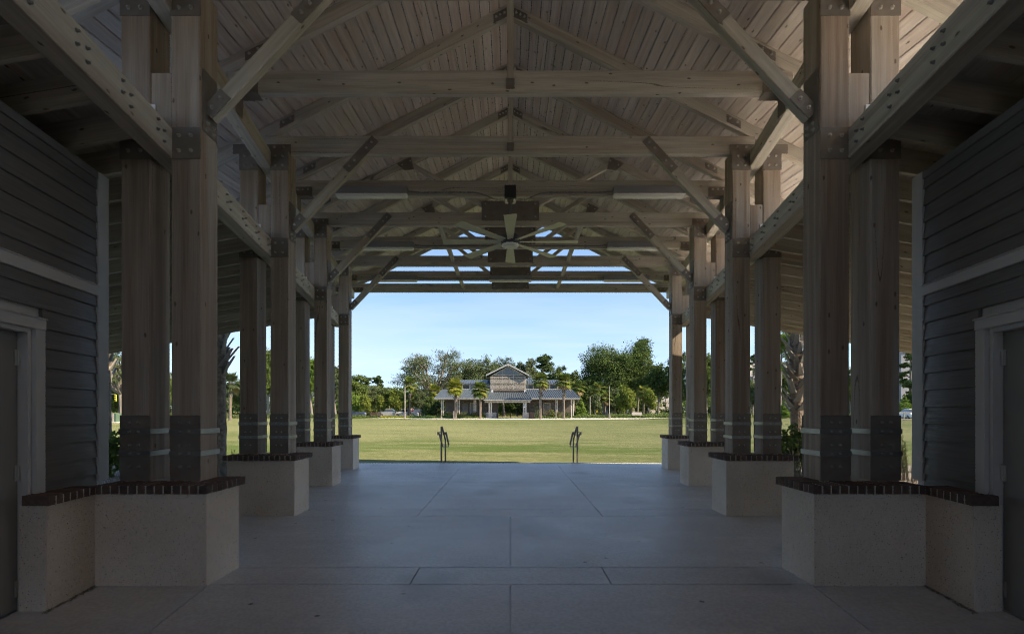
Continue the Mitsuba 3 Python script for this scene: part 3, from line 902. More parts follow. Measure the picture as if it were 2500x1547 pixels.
# ------------------------------------------------------------------ leaves, trees, palms
def leaves(mb, cen, size, cols, r, out=None, jit=0.35):
    """One small folded leaf spray at each point of cen: two triangles, turned at random."""
    n = len(cen)
    nn = r.normal(size=(n, 3))
    if out is not None:
        nn = nn + out * 0.9
    nn += [0, 0, 0.5]
    nn /= np.linalg.norm(nn, axis=1, keepdims=True)
    a = np.cross(nn, r.normal(size=(n, 3)))
    a /= np.linalg.norm(a, axis=1, keepdims=True) + 1e-9
    b = np.cross(nn, a)
    sz = size * r.uniform(0.6, 1.35, (n, 1))
    v = np.stack([cen - a * sz, cen + b * sz * 0.55 + nn * sz * 0.15, cen + a * sz, cen - b * sz * 0.55 + nn * sz * 0.15], 1)
    c = np.asarray(cols)[r.integers(0, len(cols), n)] * 2.1 * r.uniform(1 - jit, 1 + jit, (n, 1))
    i = np.arange(n)[:, None] * 4
    f = np.vstack([i + [0, 1, 2], i + [0, 2, 3]])
    mb.add(v.reshape(-1, 3), f, None, np.repeat(c, 4, 0))


def blob_points(b, n, r, clumps=26, spread=0.24):
    """Points in clumps on and inside an ellipsoid b = (x, y, z, rx, ry, rz)."""
    d = r.normal(size=(clumps, 3))
    d /= np.linalg.norm(d, axis=1, keepdims=True)
    rad = r.uniform(0.35, 1.0, (clumps, 1)) ** 0.45 * r.uniform(0.8, 1.12, (clumps, 1))
    k = d * rad
    w = r.integers(0, clumps, n)
    o = np.clip(r.normal(size=(n, 3)), -1.9, 1.9) * spread * r.uniform(0.6, 1.2, (clumps, 1))[w]
    o[:, 2] *= 0.75
    q = k[w] + o
    return q * np.array(b[3:6]) + np.array(b[0:3]), q / (np.linalg.norm(q, axis=1, keepdims=True) + 1e-9)


GREEN = [(0.060, 0.085, 0.022), (0.045, 0.070, 0.020), (0.075, 0.10, 0.028), (0.055, 0.075, 0.030)]
OLIVE = [(0.062, 0.080, 0.036), (0.052, 0.070, 0.034), (0.075, 0.092, 0.044), (0.046, 0.062, 0.030)]
DARK = [(0.042, 0.064, 0.021), (0.052, 0.074, 0.025), (0.062, 0.088, 0.026), (0.036, 0.054, 0.020)]
YELLOW = [(0.105, 0.125, 0.026), (0.085, 0.110, 0.025), (0.070, 0.100, 0.024), (0.120, 0.130, 0.030)]
FRESH = [(0.085, 0.125, 0.028), (0.10, 0.145, 0.03), (0.065, 0.10, 0.024)]
PINE = [(0.040, 0.062, 0.022), (0.055, 0.078, 0.026), (0.034, 0.050, 0.020)]


def tree(name, label, D, x, top, width, cols, kind='broad', n=2600, size=0.20, seed=0, trunk=0.22, base=None, bare=0.32, group=None, cat='tree', dens=1.0):
    """A tree whose middle stands at picture column x, whose top reaches row top and whose crown is width columns wide, D metres away."""
    r = np.random.default_rng(seed * 131 + 17)
    X = (x - CX) / F * D
    z0 = float(zg(X, D)) if base is None else base
    zt = EYE + (HY - top) / F * D
    W = width / F * D / 2 * (1.14 if kind == 'airy' else 1.0)
    H = zt - z0
    key = thing(name, label, cat, group)
    wood, blobs = MB(), []
    bx = np.array([X, D, 0.0])
    if kind == 'pine':
        lean = r.normal(0, 0.03, 2) * H
        tr = [bx + [lean[0] * q, lean[1] * q, z0 - 0.3 + (H * 0.97 + 0.3) * q] for q in np.linspace(0, 1, 7)]
        wood.tube(tr, np.linspace(trunk, trunk * 0.25, 7), 7)
        for i in range(13):
            q = 1 - (1 - bare) * (i / 13.0) ** 1.15
            an = i * 2.4 + r.uniform(-.5, .5)
            o = W * r.uniform(0.25, 0.8) * (1.1 - 0.7 * max(0, (q - 0.75) * 4))
            c = bx + [lean[0] * q + math.cos(an) * o, lean[1] * q + math.sin(an) * o, z0 + H * (q - 0.06)]
            s_ = W * r.uniform(0.26, 0.46)
            blobs.append((*c, s_, s_, s_ * 0.55))
            wood.tube([bx + [lean[0] * q, lean[1] * q, z0 + H * (q - 0.10)], (bx + [lean[0] * q, lean[1] * q, z0 + H * (q - 0.09)] + c) / 2, c], [trunk * 0.35, trunk * 0.22, 0.03], 5)
    elif kind == 'cone':
        wood.tube([bx + [0, 0, z0 - 0.2], bx + [0, 0, zt - 0.3]], [trunk, 0.03], 6)
        for i in range(9):
            q = i / 8
            blobs.append((X, D, z0 + H * (0.12 + 0.80 * q), W * (1.0 - 0.86 * q), W * (1.0 - 0.86 * q), H * 0.11))
    else:
        fork = z0 + H * bare
        sway = r.normal(0, 0.02, 2) * H
        mid = bx + [sway[0], sway[1], fork]
        wood.tube([bx + [0, 0, z0 - 0.3], bx + [sway[0] * .4, sway[1] * .4, z0 + H * bare * 0.4], mid], [trunk * 1.35, trunk, trunk * 0.8], 8)
        nb = {'broad': 9, 'young': 5, 'airy': 19}[kind]
        for i in range(nb):
            an = i * 2.4 + r.uniform(-.4, .4)
            q = (i + 0.5) / nb
            o = W * (0.72 * math.sqrt(1 - q * q * 0.75)) * r.uniform(0.65, 1.05)
            if kind == 'young':
                o *= 0.65
            zc = fork + (zt - fork) * (0.16 + 0.66 * q + r.uniform(-.06, .06))
            c = bx + [math.cos(an) * o, math.sin(an) * o * 0.9, zc]
            k = {'broad': 0.46, 'young': 0.52, 'airy': 0.27}[kind] * r.uniform(0.8, 1.15)
            blobs.append((*c, W * k, W * k, (zt - fork) * k * (0.52 if kind != 'young' else 0.62)))
            p1 = mid + (c - mid) * 0.45 + [0, 0, -0.05 * H + 0.03 * H * q]
            wood.tube([mid + [0, 0, -0.1], p1, c, c + (c - p1) * 0.22], [trunk * 0.60, trunk * 0.42, trunk * 0.22, 0.03], 6)
            for j in range(5 if kind == 'airy' else 2):
                e = c + np.clip(r.normal(size=3), -1.4, 1.4) * [W * k * 0.62, W * k * 0.62, (zt - fork) * 0.09]
                wood.tube([p1 + (c - p1) * r.uniform(0.3, 1.0), (c + e) / 2 + [0, 0, 0.05 * H * r.uniform(-1, 1)], e], [trunk * 0.21, trunk * 0.14, 0.02], 4)
        if kind == 'broad':
            blobs.append((X, D, fork + (zt - fork) * 0.45, W * 0.66, W * 0.66, (zt - fork) * 0.42))
    put(key + '__trunk', wood, 'mat_bark')
    lf = MB()
    vol = np.array([b[3] * b[4] + b[3] * b[5] for b in blobs])
    cnt = ((3.0 if kind == 'airy' else 2.6) * n * dens * vol / vol.sum()).astype(int) + 6
    for b, k in zip(blobs, cnt):
        p, o = blob_points(b, k, r, clumps=max(10, int(k / 40)))
        p[:, 2] = np.maximum(p[:, 2], z0 + 0.05)
        leaves(lf, p, size * (0.66 if kind == 'airy' else 0.82), cols, r, o)
    put(key + '__crown', lf, 'mat_leaf', color=True)
    return key


def shrub(name, label, X, D, w, h, cols, n=260, size=0.10, seed=0, group=None, cat='shrub', z=None):
    r = np.random.default_rng(seed * 77 + 5)
    z0 = float(zg(X, D)) if z is None else z
    key = thing(name, label, cat, group)
    st = MB()
    for i in range(6):
        an = i * 1.05
        st.tube([[X, D, z0 - 0.05], [X + math.cos(an) * w * 0.35, D + math.sin(an) * w * 0.35, z0 + h * 0.7]], [0.02, 0.006], 4)
    put(key + '__stem', st, 'mat_bark')
    lf = MB()
    for i in range(4):
        an = r.uniform(0, 6.28)
        o = w * 0.24
        p, q = blob_points((X + math.cos(an) * o, D + math.sin(an) * o, z0 + h * r.uniform(0.38, 0.62), w * 0.33, w * 0.33, h * 0.40), n // 4, r, 14)
        p[:, 2] = np.maximum(p[:, 2], z0 + 0.02)
        leaves(lf, p, size, cols, r, q)
    put(key + '__foliage', lf, 'mat_leaf', color=True)
    return key


PALM = [(0.085, 0.115, 0.028), (0.11, 0.135, 0.030), (0.13, 0.145, 0.034), (0.065, 0.095, 0.028)]
PALMY = [(0.15, 0.165, 0.026), (0.19, 0.185, 0.030), (0.12, 0.145, 0.026)]
STRAW = [(0.30, 0.24, 0.13), (0.24, 0.19, 0.10)]


def palm(label, X, D, zc, rf, rad, cols, seed=0, group=None, boots_to=0.55, near=False, fronds=40, base=None):
    """Cabbage palm: trunk up to the crown at height zc, fan fronds of reach rf, boots (old leaf bases) from boots_to of the height up."""
    r = np.random.default_rng(seed * 59 + 3)
    key = thing('palm_tree', label, 'palm tree', group)
    z0 = float(zg(X, D)) if base is None else base
    H = zc - z0
    q = np.linspace(0, 1, 26 if near else 12)
    lean = r.normal(0, 0.012, 2) * H
    ctr = np.stack([X + lean[0] * q ** 2, D + lean[1] * q ** 2, z0 - 0.1 + (H + 0.1) * q], -1)
    rr = rad * (1.28 - 0.30 * np.minimum(q * 8, 1)) * (1 + 0.03 * r.normal(size=len(q)))
    put(key + '__trunk', MB().tube(ctr, rr, 18 if near else 10), 'mat_palm_trunk')
    at = lambda t: np.array([np.interp(t, q, ctr[:, i]) for i in range(3)])
    nb = int(150 * (1 - boots_to)) if near else 26
    bm = None if near else MB()
    for i in range(nb):
        t = boots_to + (1 - boots_to) * (i + 0.5) / nb
        an = i * 2.39996
        d, sd = np.array([math.cos(an), math.sin(an), 0]), np.array([-math.sin(an), math.cos(an), 0])
        c = at(t) + d * rad * 0.92
        L = (0.42 if near else 0.5) * r.uniform(0.7, 1.25)
        w0 = 0.095 if near else 0.11
        tilt = r.uniform(0.30, 0.62)
        skew = r.uniform(-0.55, 0.55)
        f8 = []
        for tq, wq, oq in ((0, w0, 0.0), (1, w0 * 0.32, 1.0)):
            p = c + (d * tilt + [0, 0, 1.0] + sd * skew) * L * tq
            f8 += [p - sd * wq - d * 0.018, p + sd * wq - d * 0.018, p + sd * wq * 0.9 + d * 0.02, p - sd * wq * 0.9 + d * 0.02]
        col = np.array((0.215, 0.20, 0.18)) * r.uniform(0.5, 1.25)
        mb = MB() if near else bm
        k0 = len(mb.c)
        mb.hexa(f8)
        for j in range(k0, len(mb.c)):
            mb.c[j] = np.broadcast_to(col, mb.c[j].shape)
        if near:
            put(key + '__boot', mb, 'mat_painted', color=True)
    if not near:
        put(key + '__boots', bm, 'mat_painted', color=True, kind='stuff')
    top = at(1.0)
    for i in range(fronds):
        an = i * 2.39996 + r.uniform(-.2, .2)
        el = math.radians(82 - 128 * ((i + 0.5) / fronds) ** 0.9 + r.uniform(-8, 8))
        d = np.array([math.cos(an) * math.cos(el), math.sin(an) * math.cos(el), math.sin(el)])
        pl_ = rf * 0.46 * r.uniform(0.9, 1.1)
        L = rf * 0.62 * r.uniform(0.85, 1.1)
        hub = top + d * pl_ + [0, 0, -0.06 * pl_]
        side = np.cross(d, [0, 0, 1.0])
        side /= np.linalg.norm(side) + 1e-9
        upv = np.cross(side, d)
        old = i > fronds * 0.86
        cset = STRAW if (old and r.random() < 0.5) else cols
        mb = MB()
        col = np.array(cset[r.integers(0, len(cset))]) * (1.0 if cset is STRAW else 1.6) * r.uniform(0.8, 1.2)
        mb.add([top - side * 0.02, top + side * 0.02, hub + side * 0.015, hub - side * 0.015], [[0, 1, 2, 3]], None, col)
        k = 15
        for j in range(k):
            b = (j / (k - 1) - 0.5) * math.radians(215)
            ld = d * math.cos(b) + side * math.sin(b) * 0.95 + upv * (-0.10 - 0.22 * math.cos(b) ** 2 + 0.16 * abs(math.sin(b)))
            ll = L * (0.72 + 0.28 * math.cos(b * 0.8)) * r.uniform(0.88, 1.08)
            m1 = hub + ld * ll * 0.55
            e = hub + ld * ll + [0, 0, -0.20 * ll * (1.2 - max(el, 0))]
            ws = np.cross(ld, upv)
            ws /= np.linalg.norm(ws) + 1e-9
            ws *= ll * 0.115
            mb.add([hub, m1 - ws, m1 + ws, e], [[0, 1, 2], [1, 3, 2]], None, col * r.uniform(0.8, 1.2))
        put(key + '__frond', mb, 'mat_leaf', color=True)
    return key


def ppx(x, crown, D):
    p = px(x, crown, D)
    return p[0], D, p[2]


# ------------------------------------------------------------------ the pavilion across the lawn
FD = 75.0
SC = FD / F
fx = lambda p: (p - CX) * SC
fz = lambda p: EYE + (HY - p) * SC
B = thing('far_pavilion', 'grey roofed park pavilion with louvred gable tower across the lawn', 'building')
zb = ZF


def bb(part, x0, x1, y0, y1, p0, p1, mt, key=B, **k):
    return put(key + '__' + part, MB().box(fx(x0), fx(x1), y0, y1, fz(max(p0, p1)) if max(p0, p1) < 1018 else zb, fz(min(p0, p1)), 'x', 0.02), mt, **k)


def roof_plane(part, c, th=0.10, mt='mat_roof_metal', ribs=0, key=B):
    """A sloping roof sheet over four corners (eave left, eave right, top right, top left), with standing seams."""
    c = np.asarray(c, float)
    k = put(key + '__' + part, MB().hexa(np.vstack([c - [0, 0, th], c])), mt)
    if ribs:
        m_ = MB()
        for i in range(ribs + 1):
            t = i / ribs
            a, b_ = c[0] + (c[1] - c[0]) * t, c[3] + (c[2] - c[3]) * t
            m_.beam(a + [0, 0, 0.02], b_ + [0, 0, 0.02], 0.05, 0.10, ch=0.001)
        put(k + '__standing_seams', m_, 'mat_roof_metal', kind='stuff')
    return k


# lower rooms: side walls left and right of the open passage, with doors and their trims
for (x0, x1) in ((1085, 1190), (1290, 1396)):
    k = bb('wall', x0, x1, 76.0, 81, 1019, 968, 'mat_far_siding')
    for i in range(13):
        z = zb + 0.35 + i * 0.19
        put(k + '__siding_board', MB().block(fx(x0), fx(x1), 75.955 - 0.0, 75.995, z, z + 0.175), 'mat_far_siding')
bb('masonry_base', 1182, 1212, 74.2, 75.9, 1019, 1006.5, 'mat_stucco')
bb('masonry_base', 1276, 1310, 74.2, 75.9, 1019, 1006.5, 'mat_stucco')
bb('passage_wall', 1192, 1216, 76.0, 76.4, 1019, 980, 'mat_far_siding')
bb('passage_wall', 1276, 1292, 76.0, 76.4, 1019, 980, 'mat_far_siding')
for (a, b_) in ((1146, 1161), (1327, 1345)):
    k = bb('door', a + 2, b_ - 2, 75.92, 75.953, 1019, 985, 'mat_door')
    for q in ((a, a + 1.8, 1019, 984.5), (b_ - 1.8, b_, 1019, 984.5), (a, b_, 984.4, 982.6)):
        put(k + '__casing', MB().block(fx(q[0]), fx(q[1]), 75.88, 75.951, zb if q[2] > 1018 else fz(q[2]), fz(q[3])), 'mat_far_timber')
k = bb('panel', 1127, 1141, 75.92, 75.953, 1019, 984, 'mat_door')
# porch posts in pairs
for (a, b_) in ((1081, 1083.4), (1085, 1087.4), (1119.8, 1122), (1123.6, 1125.8), (1158.5, 1160.8), (1162.4, 1164.6), (1314.6, 1316.8), (1353.6, 1355.6), (1357, 1359), (1390.4, 1393), (1395, 1397.6)):
    bb('porch_post', a, b_, 73.2, 73.36, 1019, 975, 'mat_far_timber')
for (a, b_) in ((1195.2, 1198.4), (1199.8, 1203), (1275.8, 1279), (1280.6, 1284)):
    k = bb('portico_post', a, b_, 71.9, 72.12, 1019, 983, 'mat_far_timber')
bb('portico_beam', 1186, 1293, 71.95, 72.1, 983.6, 979, 'mat_far_timber')
bb('portico_beam', 1196, 1200, 72.12, 75, 983.6, 979, 'mat_far_timber')
bb('portico_beam', 1280, 1284, 72.12, 75, 983.6, 979, 'mat_far_timber')
# roofs: porch roof left and right, portico, rear clerestory roofs
el, tl = fz(973.2), fz(949.5)
roof_plane('porch_roof', [[fx(1066), 72.6, el], [fx(1190), 72.6, el], [fx(1200), 76.2, tl], [fx(1077), 76.2, tl]], ribs=24)
roof_plane('porch_roof', [[fx(1290), 72.6, el], [fx(1411), 72.6, el], [fx(1398.5), 76.2, tl], [fx(1283), 76.2, tl]], ribs=24)
roof_plane('portico_roof', [[fx(1184), 71.3, fz(977.4)], [fx(1295), 71.3, fz(977.4)], [fx(1283), 75.4, fz(957)], [fx(1197), 75.4, fz(957)]], ribs=20)
bb('eave_board', 1066, 1184, 72.54, 72.58, 975, 973, 'mat_fascia')
bb('eave_board', 1296, 1411, 72.54, 72.58, 975, 973, 'mat_fascia')
bb('eave_board', 1184, 1295, 71.24, 71.28, 979, 977, 'mat_fascia')
bb('soffit', 1068, 1190, 72.7, 76.0, 976.4, 975.2, 'mat_far_siding')
bb('soffit', 1290, 1409, 72.7, 76.0, 976.4, 975.2, 'mat_far_siding')
roof_plane('clerestory_roof', [[fx(1118), 76.8, fz(934)], [fx(1200), 76.8, fz(934)], [fx(1200), 79.6, fz(922.5)], [fx(1118), 79.6, fz(922.5)]], ribs=14)
roof_plane('clerestory_roof', [[fx(1284), 76.8, fz(934)], [fx(1372), 76.8, fz(934)], [fx(1372), 79.6, fz(922.5)], [fx(1284), 79.6, fz(922.5)]], ribs=15)
for (a, b_) in ((1124, 1202), (1282, 1368)):
    bb('clerestory_wall', a, b_, 77.4, 79.4, 955, 934.5, 'mat_far_timber')
    n_ = 4
    for i in range(n_):
        q0, q1 = a + 3 + (b_ - a - 4) * i / n_, a + (b_ - a - 4) * (i + 1) / n_
        k = bb('clerestory_window', q0, q1, 77.33, 77.395, 947.5, 937.5, 'mat_glass_dark')
    bb('flashing', a - 3, b_ + 3, 76.1, 77.35, 951, 948.3, 'mat_fascia')
# tower: walls, gable glazing, louvres, roof
bb('tower_wall', 1199.5, 1283, 76.05, 79.5, 958, 914, 'mat_far_siding')
zr_, zg_ = fz(888.5), fz(915)
put(B + '__gable_wall', MB().add([[fx(1199.5), 76.05, zg_], [fx(1283), 76.05, zg_], [fx(1241), 76.05, fz(891)], [fx(1199.5), 79.5, zg_], [fx(1283), 79.5, zg_], [fx(1241), 79.5, fz(891)]],
    [[0, 1, 2], [3, 5, 4], [0, 2, 5], [0, 5, 3], [1, 4, 5], [1, 5, 2]]), 'mat_far_timber')
for (p_) in ([(1210, 912.5), (1225, 912.5), (1225, 903.3)], [(1227.5, 912.5), (1252.5, 912.5), (1252.5, 902.5), (1241, 896), (1227.5, 903)], [(1255, 912.5), (1271, 912.5), (1255, 904)]):
    n_ = len(p_)
    f_ = [[0, i, i + 1] for i in range(1, n_ - 1)]
    put(B + '__gable_window', MB().add([[fx(a), 75.96, fz(b_)] for a, b_ in p_], f_), 'mat_glass_dark')
for a in (1199.8, 1225.2, 1252.8, 1280.6):
    bb('mullion', a, a + 2.0, 75.7, 75.78, 951, 917, 'mat_far_timber')
for i in range(11):
    p_ = 919.6 + i * 3.02
    b_ = MB().beam([fx(1196.5), 75.60, fz(p_ + 0.7)], [fx(1283.6), 75.60, fz(p_ + 0.7)], 0.10, 0.075, (0, 0.1, 1), 0.01)
    put(B + '__louvre', b_, 'mat_far_timber')
    b_ = MB().beam([fx(1283.4), 75.6, fz(p_ + 0.7)], [fx(1282), 79.0, fz(p_ + 0.7)], 0.10, 0.10, (0, 0, 1), 0.01)
    put(B + '__louvre', b_, 'mat_far_timber')
bb('tower_opening', 1229, 1250, 75.95, 76.04, 946, 936, 'mat_black')
for a in (1199, 1279.6):
    bb('corner_block', a, a + 4.6, 75.45, 76.04, 957.5, 952, 'mat_bracket')
bb('tower_sill', 1204, 1279, 75.5, 76.04, 954, 950.6, 'mat_far_siding')
for s in (-1, 1):
    xe, xc = (1186.5, 1240.6) if s < 0 else (1292.0, 1240.6)
    f8 = []
    for dz in (-0.16, 0.0):
        for yy, px_ in ((75.15, xe), (75.15, xc), (80.2, xc), (80.2, xe)):
            f8.append([fx(px_), yy, (fz(888.0) if px_ == xc else fz(915.0)) + dz])
    put(B + '__tower_roof', MB().hexa(f8), 'mat_roof_metal')
    f8 = []
    for yy in (75.09, 75.14):
        f8 += [[fx(xc), yy, fz(887.0)], [fx(xe), yy, fz(914.2)], [fx(xe), yy, fz(917.6)], [fx(xc), yy, fz(891)]]
    put(B + '__barge_board', MB().hexa(f8), 'mat_fascia')
bb('ridge_bracket', 1239.8, 1241.5, 75.05, 75.085, 895, 891, 'mat_fascia')
# small sign with dark figures on the right portico post
k = bb('number_sign', 1276.2, 1282.4, 71.83, 71.88, 995, 989, 'mat_bracket')
tm = meshkit.text_mesh('54', 0.24, 0.004, True)
tm.apply_translation(-tm.bounds.mean(0))
tm.apply_transform(np.array([[1, 0, 0, fx(1279.3)], [0, 0, -1, 71.825], [0, 1, 0, fz(992)], [0, 0, 0, 1.0]]))
put(k + '__figures', MB().mesh(tm), 'mat_black')


def picnic_table(x, y, label):
    k = thing('picnic_table', label, 'picnic table')
    m_ = lambda part, b_: put(k + '__' + part, b_, 'mat_rust')
    m_('tabletop', MB().block(x - 0.9, x + 0.9, y - 0.37, y + 0.37, zb + 0.72, zb + 0.76))
    for s in (-1, 1):
        m_('bench', MB().block(x - 0.9, x + 0.9, y + s * 0.75 - 0.13, y + s * 0.75 + 0.13, zb + 0.43, zb + 0.46))
        m_('leg', MB().beam([x + s * 0.6, y - 0.8, zb], [x + s * 0.6, y + 0.2, zb + 0.72], 0.06, 0.06))
        m_('leg', MB().beam([x + s * 0.6, y + 0.8, zb], [x + s * 0.6, y - 0.2, zb + 0.719], 0.06, 0.06))


mat('mat_rust', color=(0.20, 0.10, 0.05), rough=0.7)
picnic_table(fx(1236), 79.5, 'brown picnic table inside the far pavilion passage, left one')
picnic_table(fx(1256), 78.4, 'orange brown picnic table inside the far pavilion passage, right one')

# ------------------------------------------------------------------ palms
X_, D_, Z_ = ppx(1112.5, 946, 70.0)
palm('palm with yellow green crown in front of the left porch, first from the left', X_, D_, Z_, 1.45, 0.19, PALMY, 1)
X_, D_, Z_ = ppx(1172.5, 951, 70.0)
palm('palm with dark green crown beside the left edge of the louvred tower', X_, D_, Z_, 1.48, 0.18, PALM, 2, boots_to=0.72)
X_, D_, Z_ = ppx(1319.5, 930, 70.0)
palm('palm right of the louvred tower with rough boots under a green crown', X_, D_, Z_, 1.48, 0.17, PALM, 3, boots_to=0.5)
X_, D_, Z_ = ppx(1376.5, 931, 70.0)
palm('palm at the right end of the far pavilion with some straw fronds', X_, D_, Z_, 1.48, 0.17, PALM, 4, boots_to=0.5)
for i, (x, c, D, lb, cs) in enumerate((
        (1001, 939, 82, 'tall palm left of the sprawling oak, behind a thin pole', PALM), (997, 975, 83, 'short pale trunked palm beside the tall left palm', PALM), (1062, 957, 84, 'yellowish palm peeping out behind the left end of the far pavilion', PALMY),
        (1412, 948, 84, 'palm peeping out behind the right end of the far roof', PALM), (1462, 949, 84, 'palm with drooping fronds right of the conical tree', PALM), (1477, 970, 88, 'small palm in shade behind the tall lamp post', PALM), (1571, 957, 86, 'palm with white trunk behind the pale bench', PALM),
        (562, 935, 62, 'palm with thatch of old fronds beyond the dark near palm trunk', OLIVE), (1523, 956, 92, 'palm half hidden behind the yellow green young tree', PALM))):
    X_, D_, Z_ = ppx(x, c, D)
    palm(lb, X_, D_, Z_, 1.6, 0.17, cs, 10 + i, boots_to=0.6, fronds=26)
palm('near palm with shaded foot and sunlit top, just right of the left room corner', -11.05, 13.05, 6.2, 1.6, 0.235, PALM, 30, near=True, boots_to=0.42)
palm('near palm in the shade with criss-cross boots, left of the second plinth', -8.20, 13.5, 6.0, 1.6, 0.245, PALM, 31, near=True, boots_to=0.47)
palm('near palm thickly covered in grey boots, seen between the right posts', 8.30, 14.0, 6.6, 1.6, 0.16, PALM, 32, near=True, boots_to=0.28)

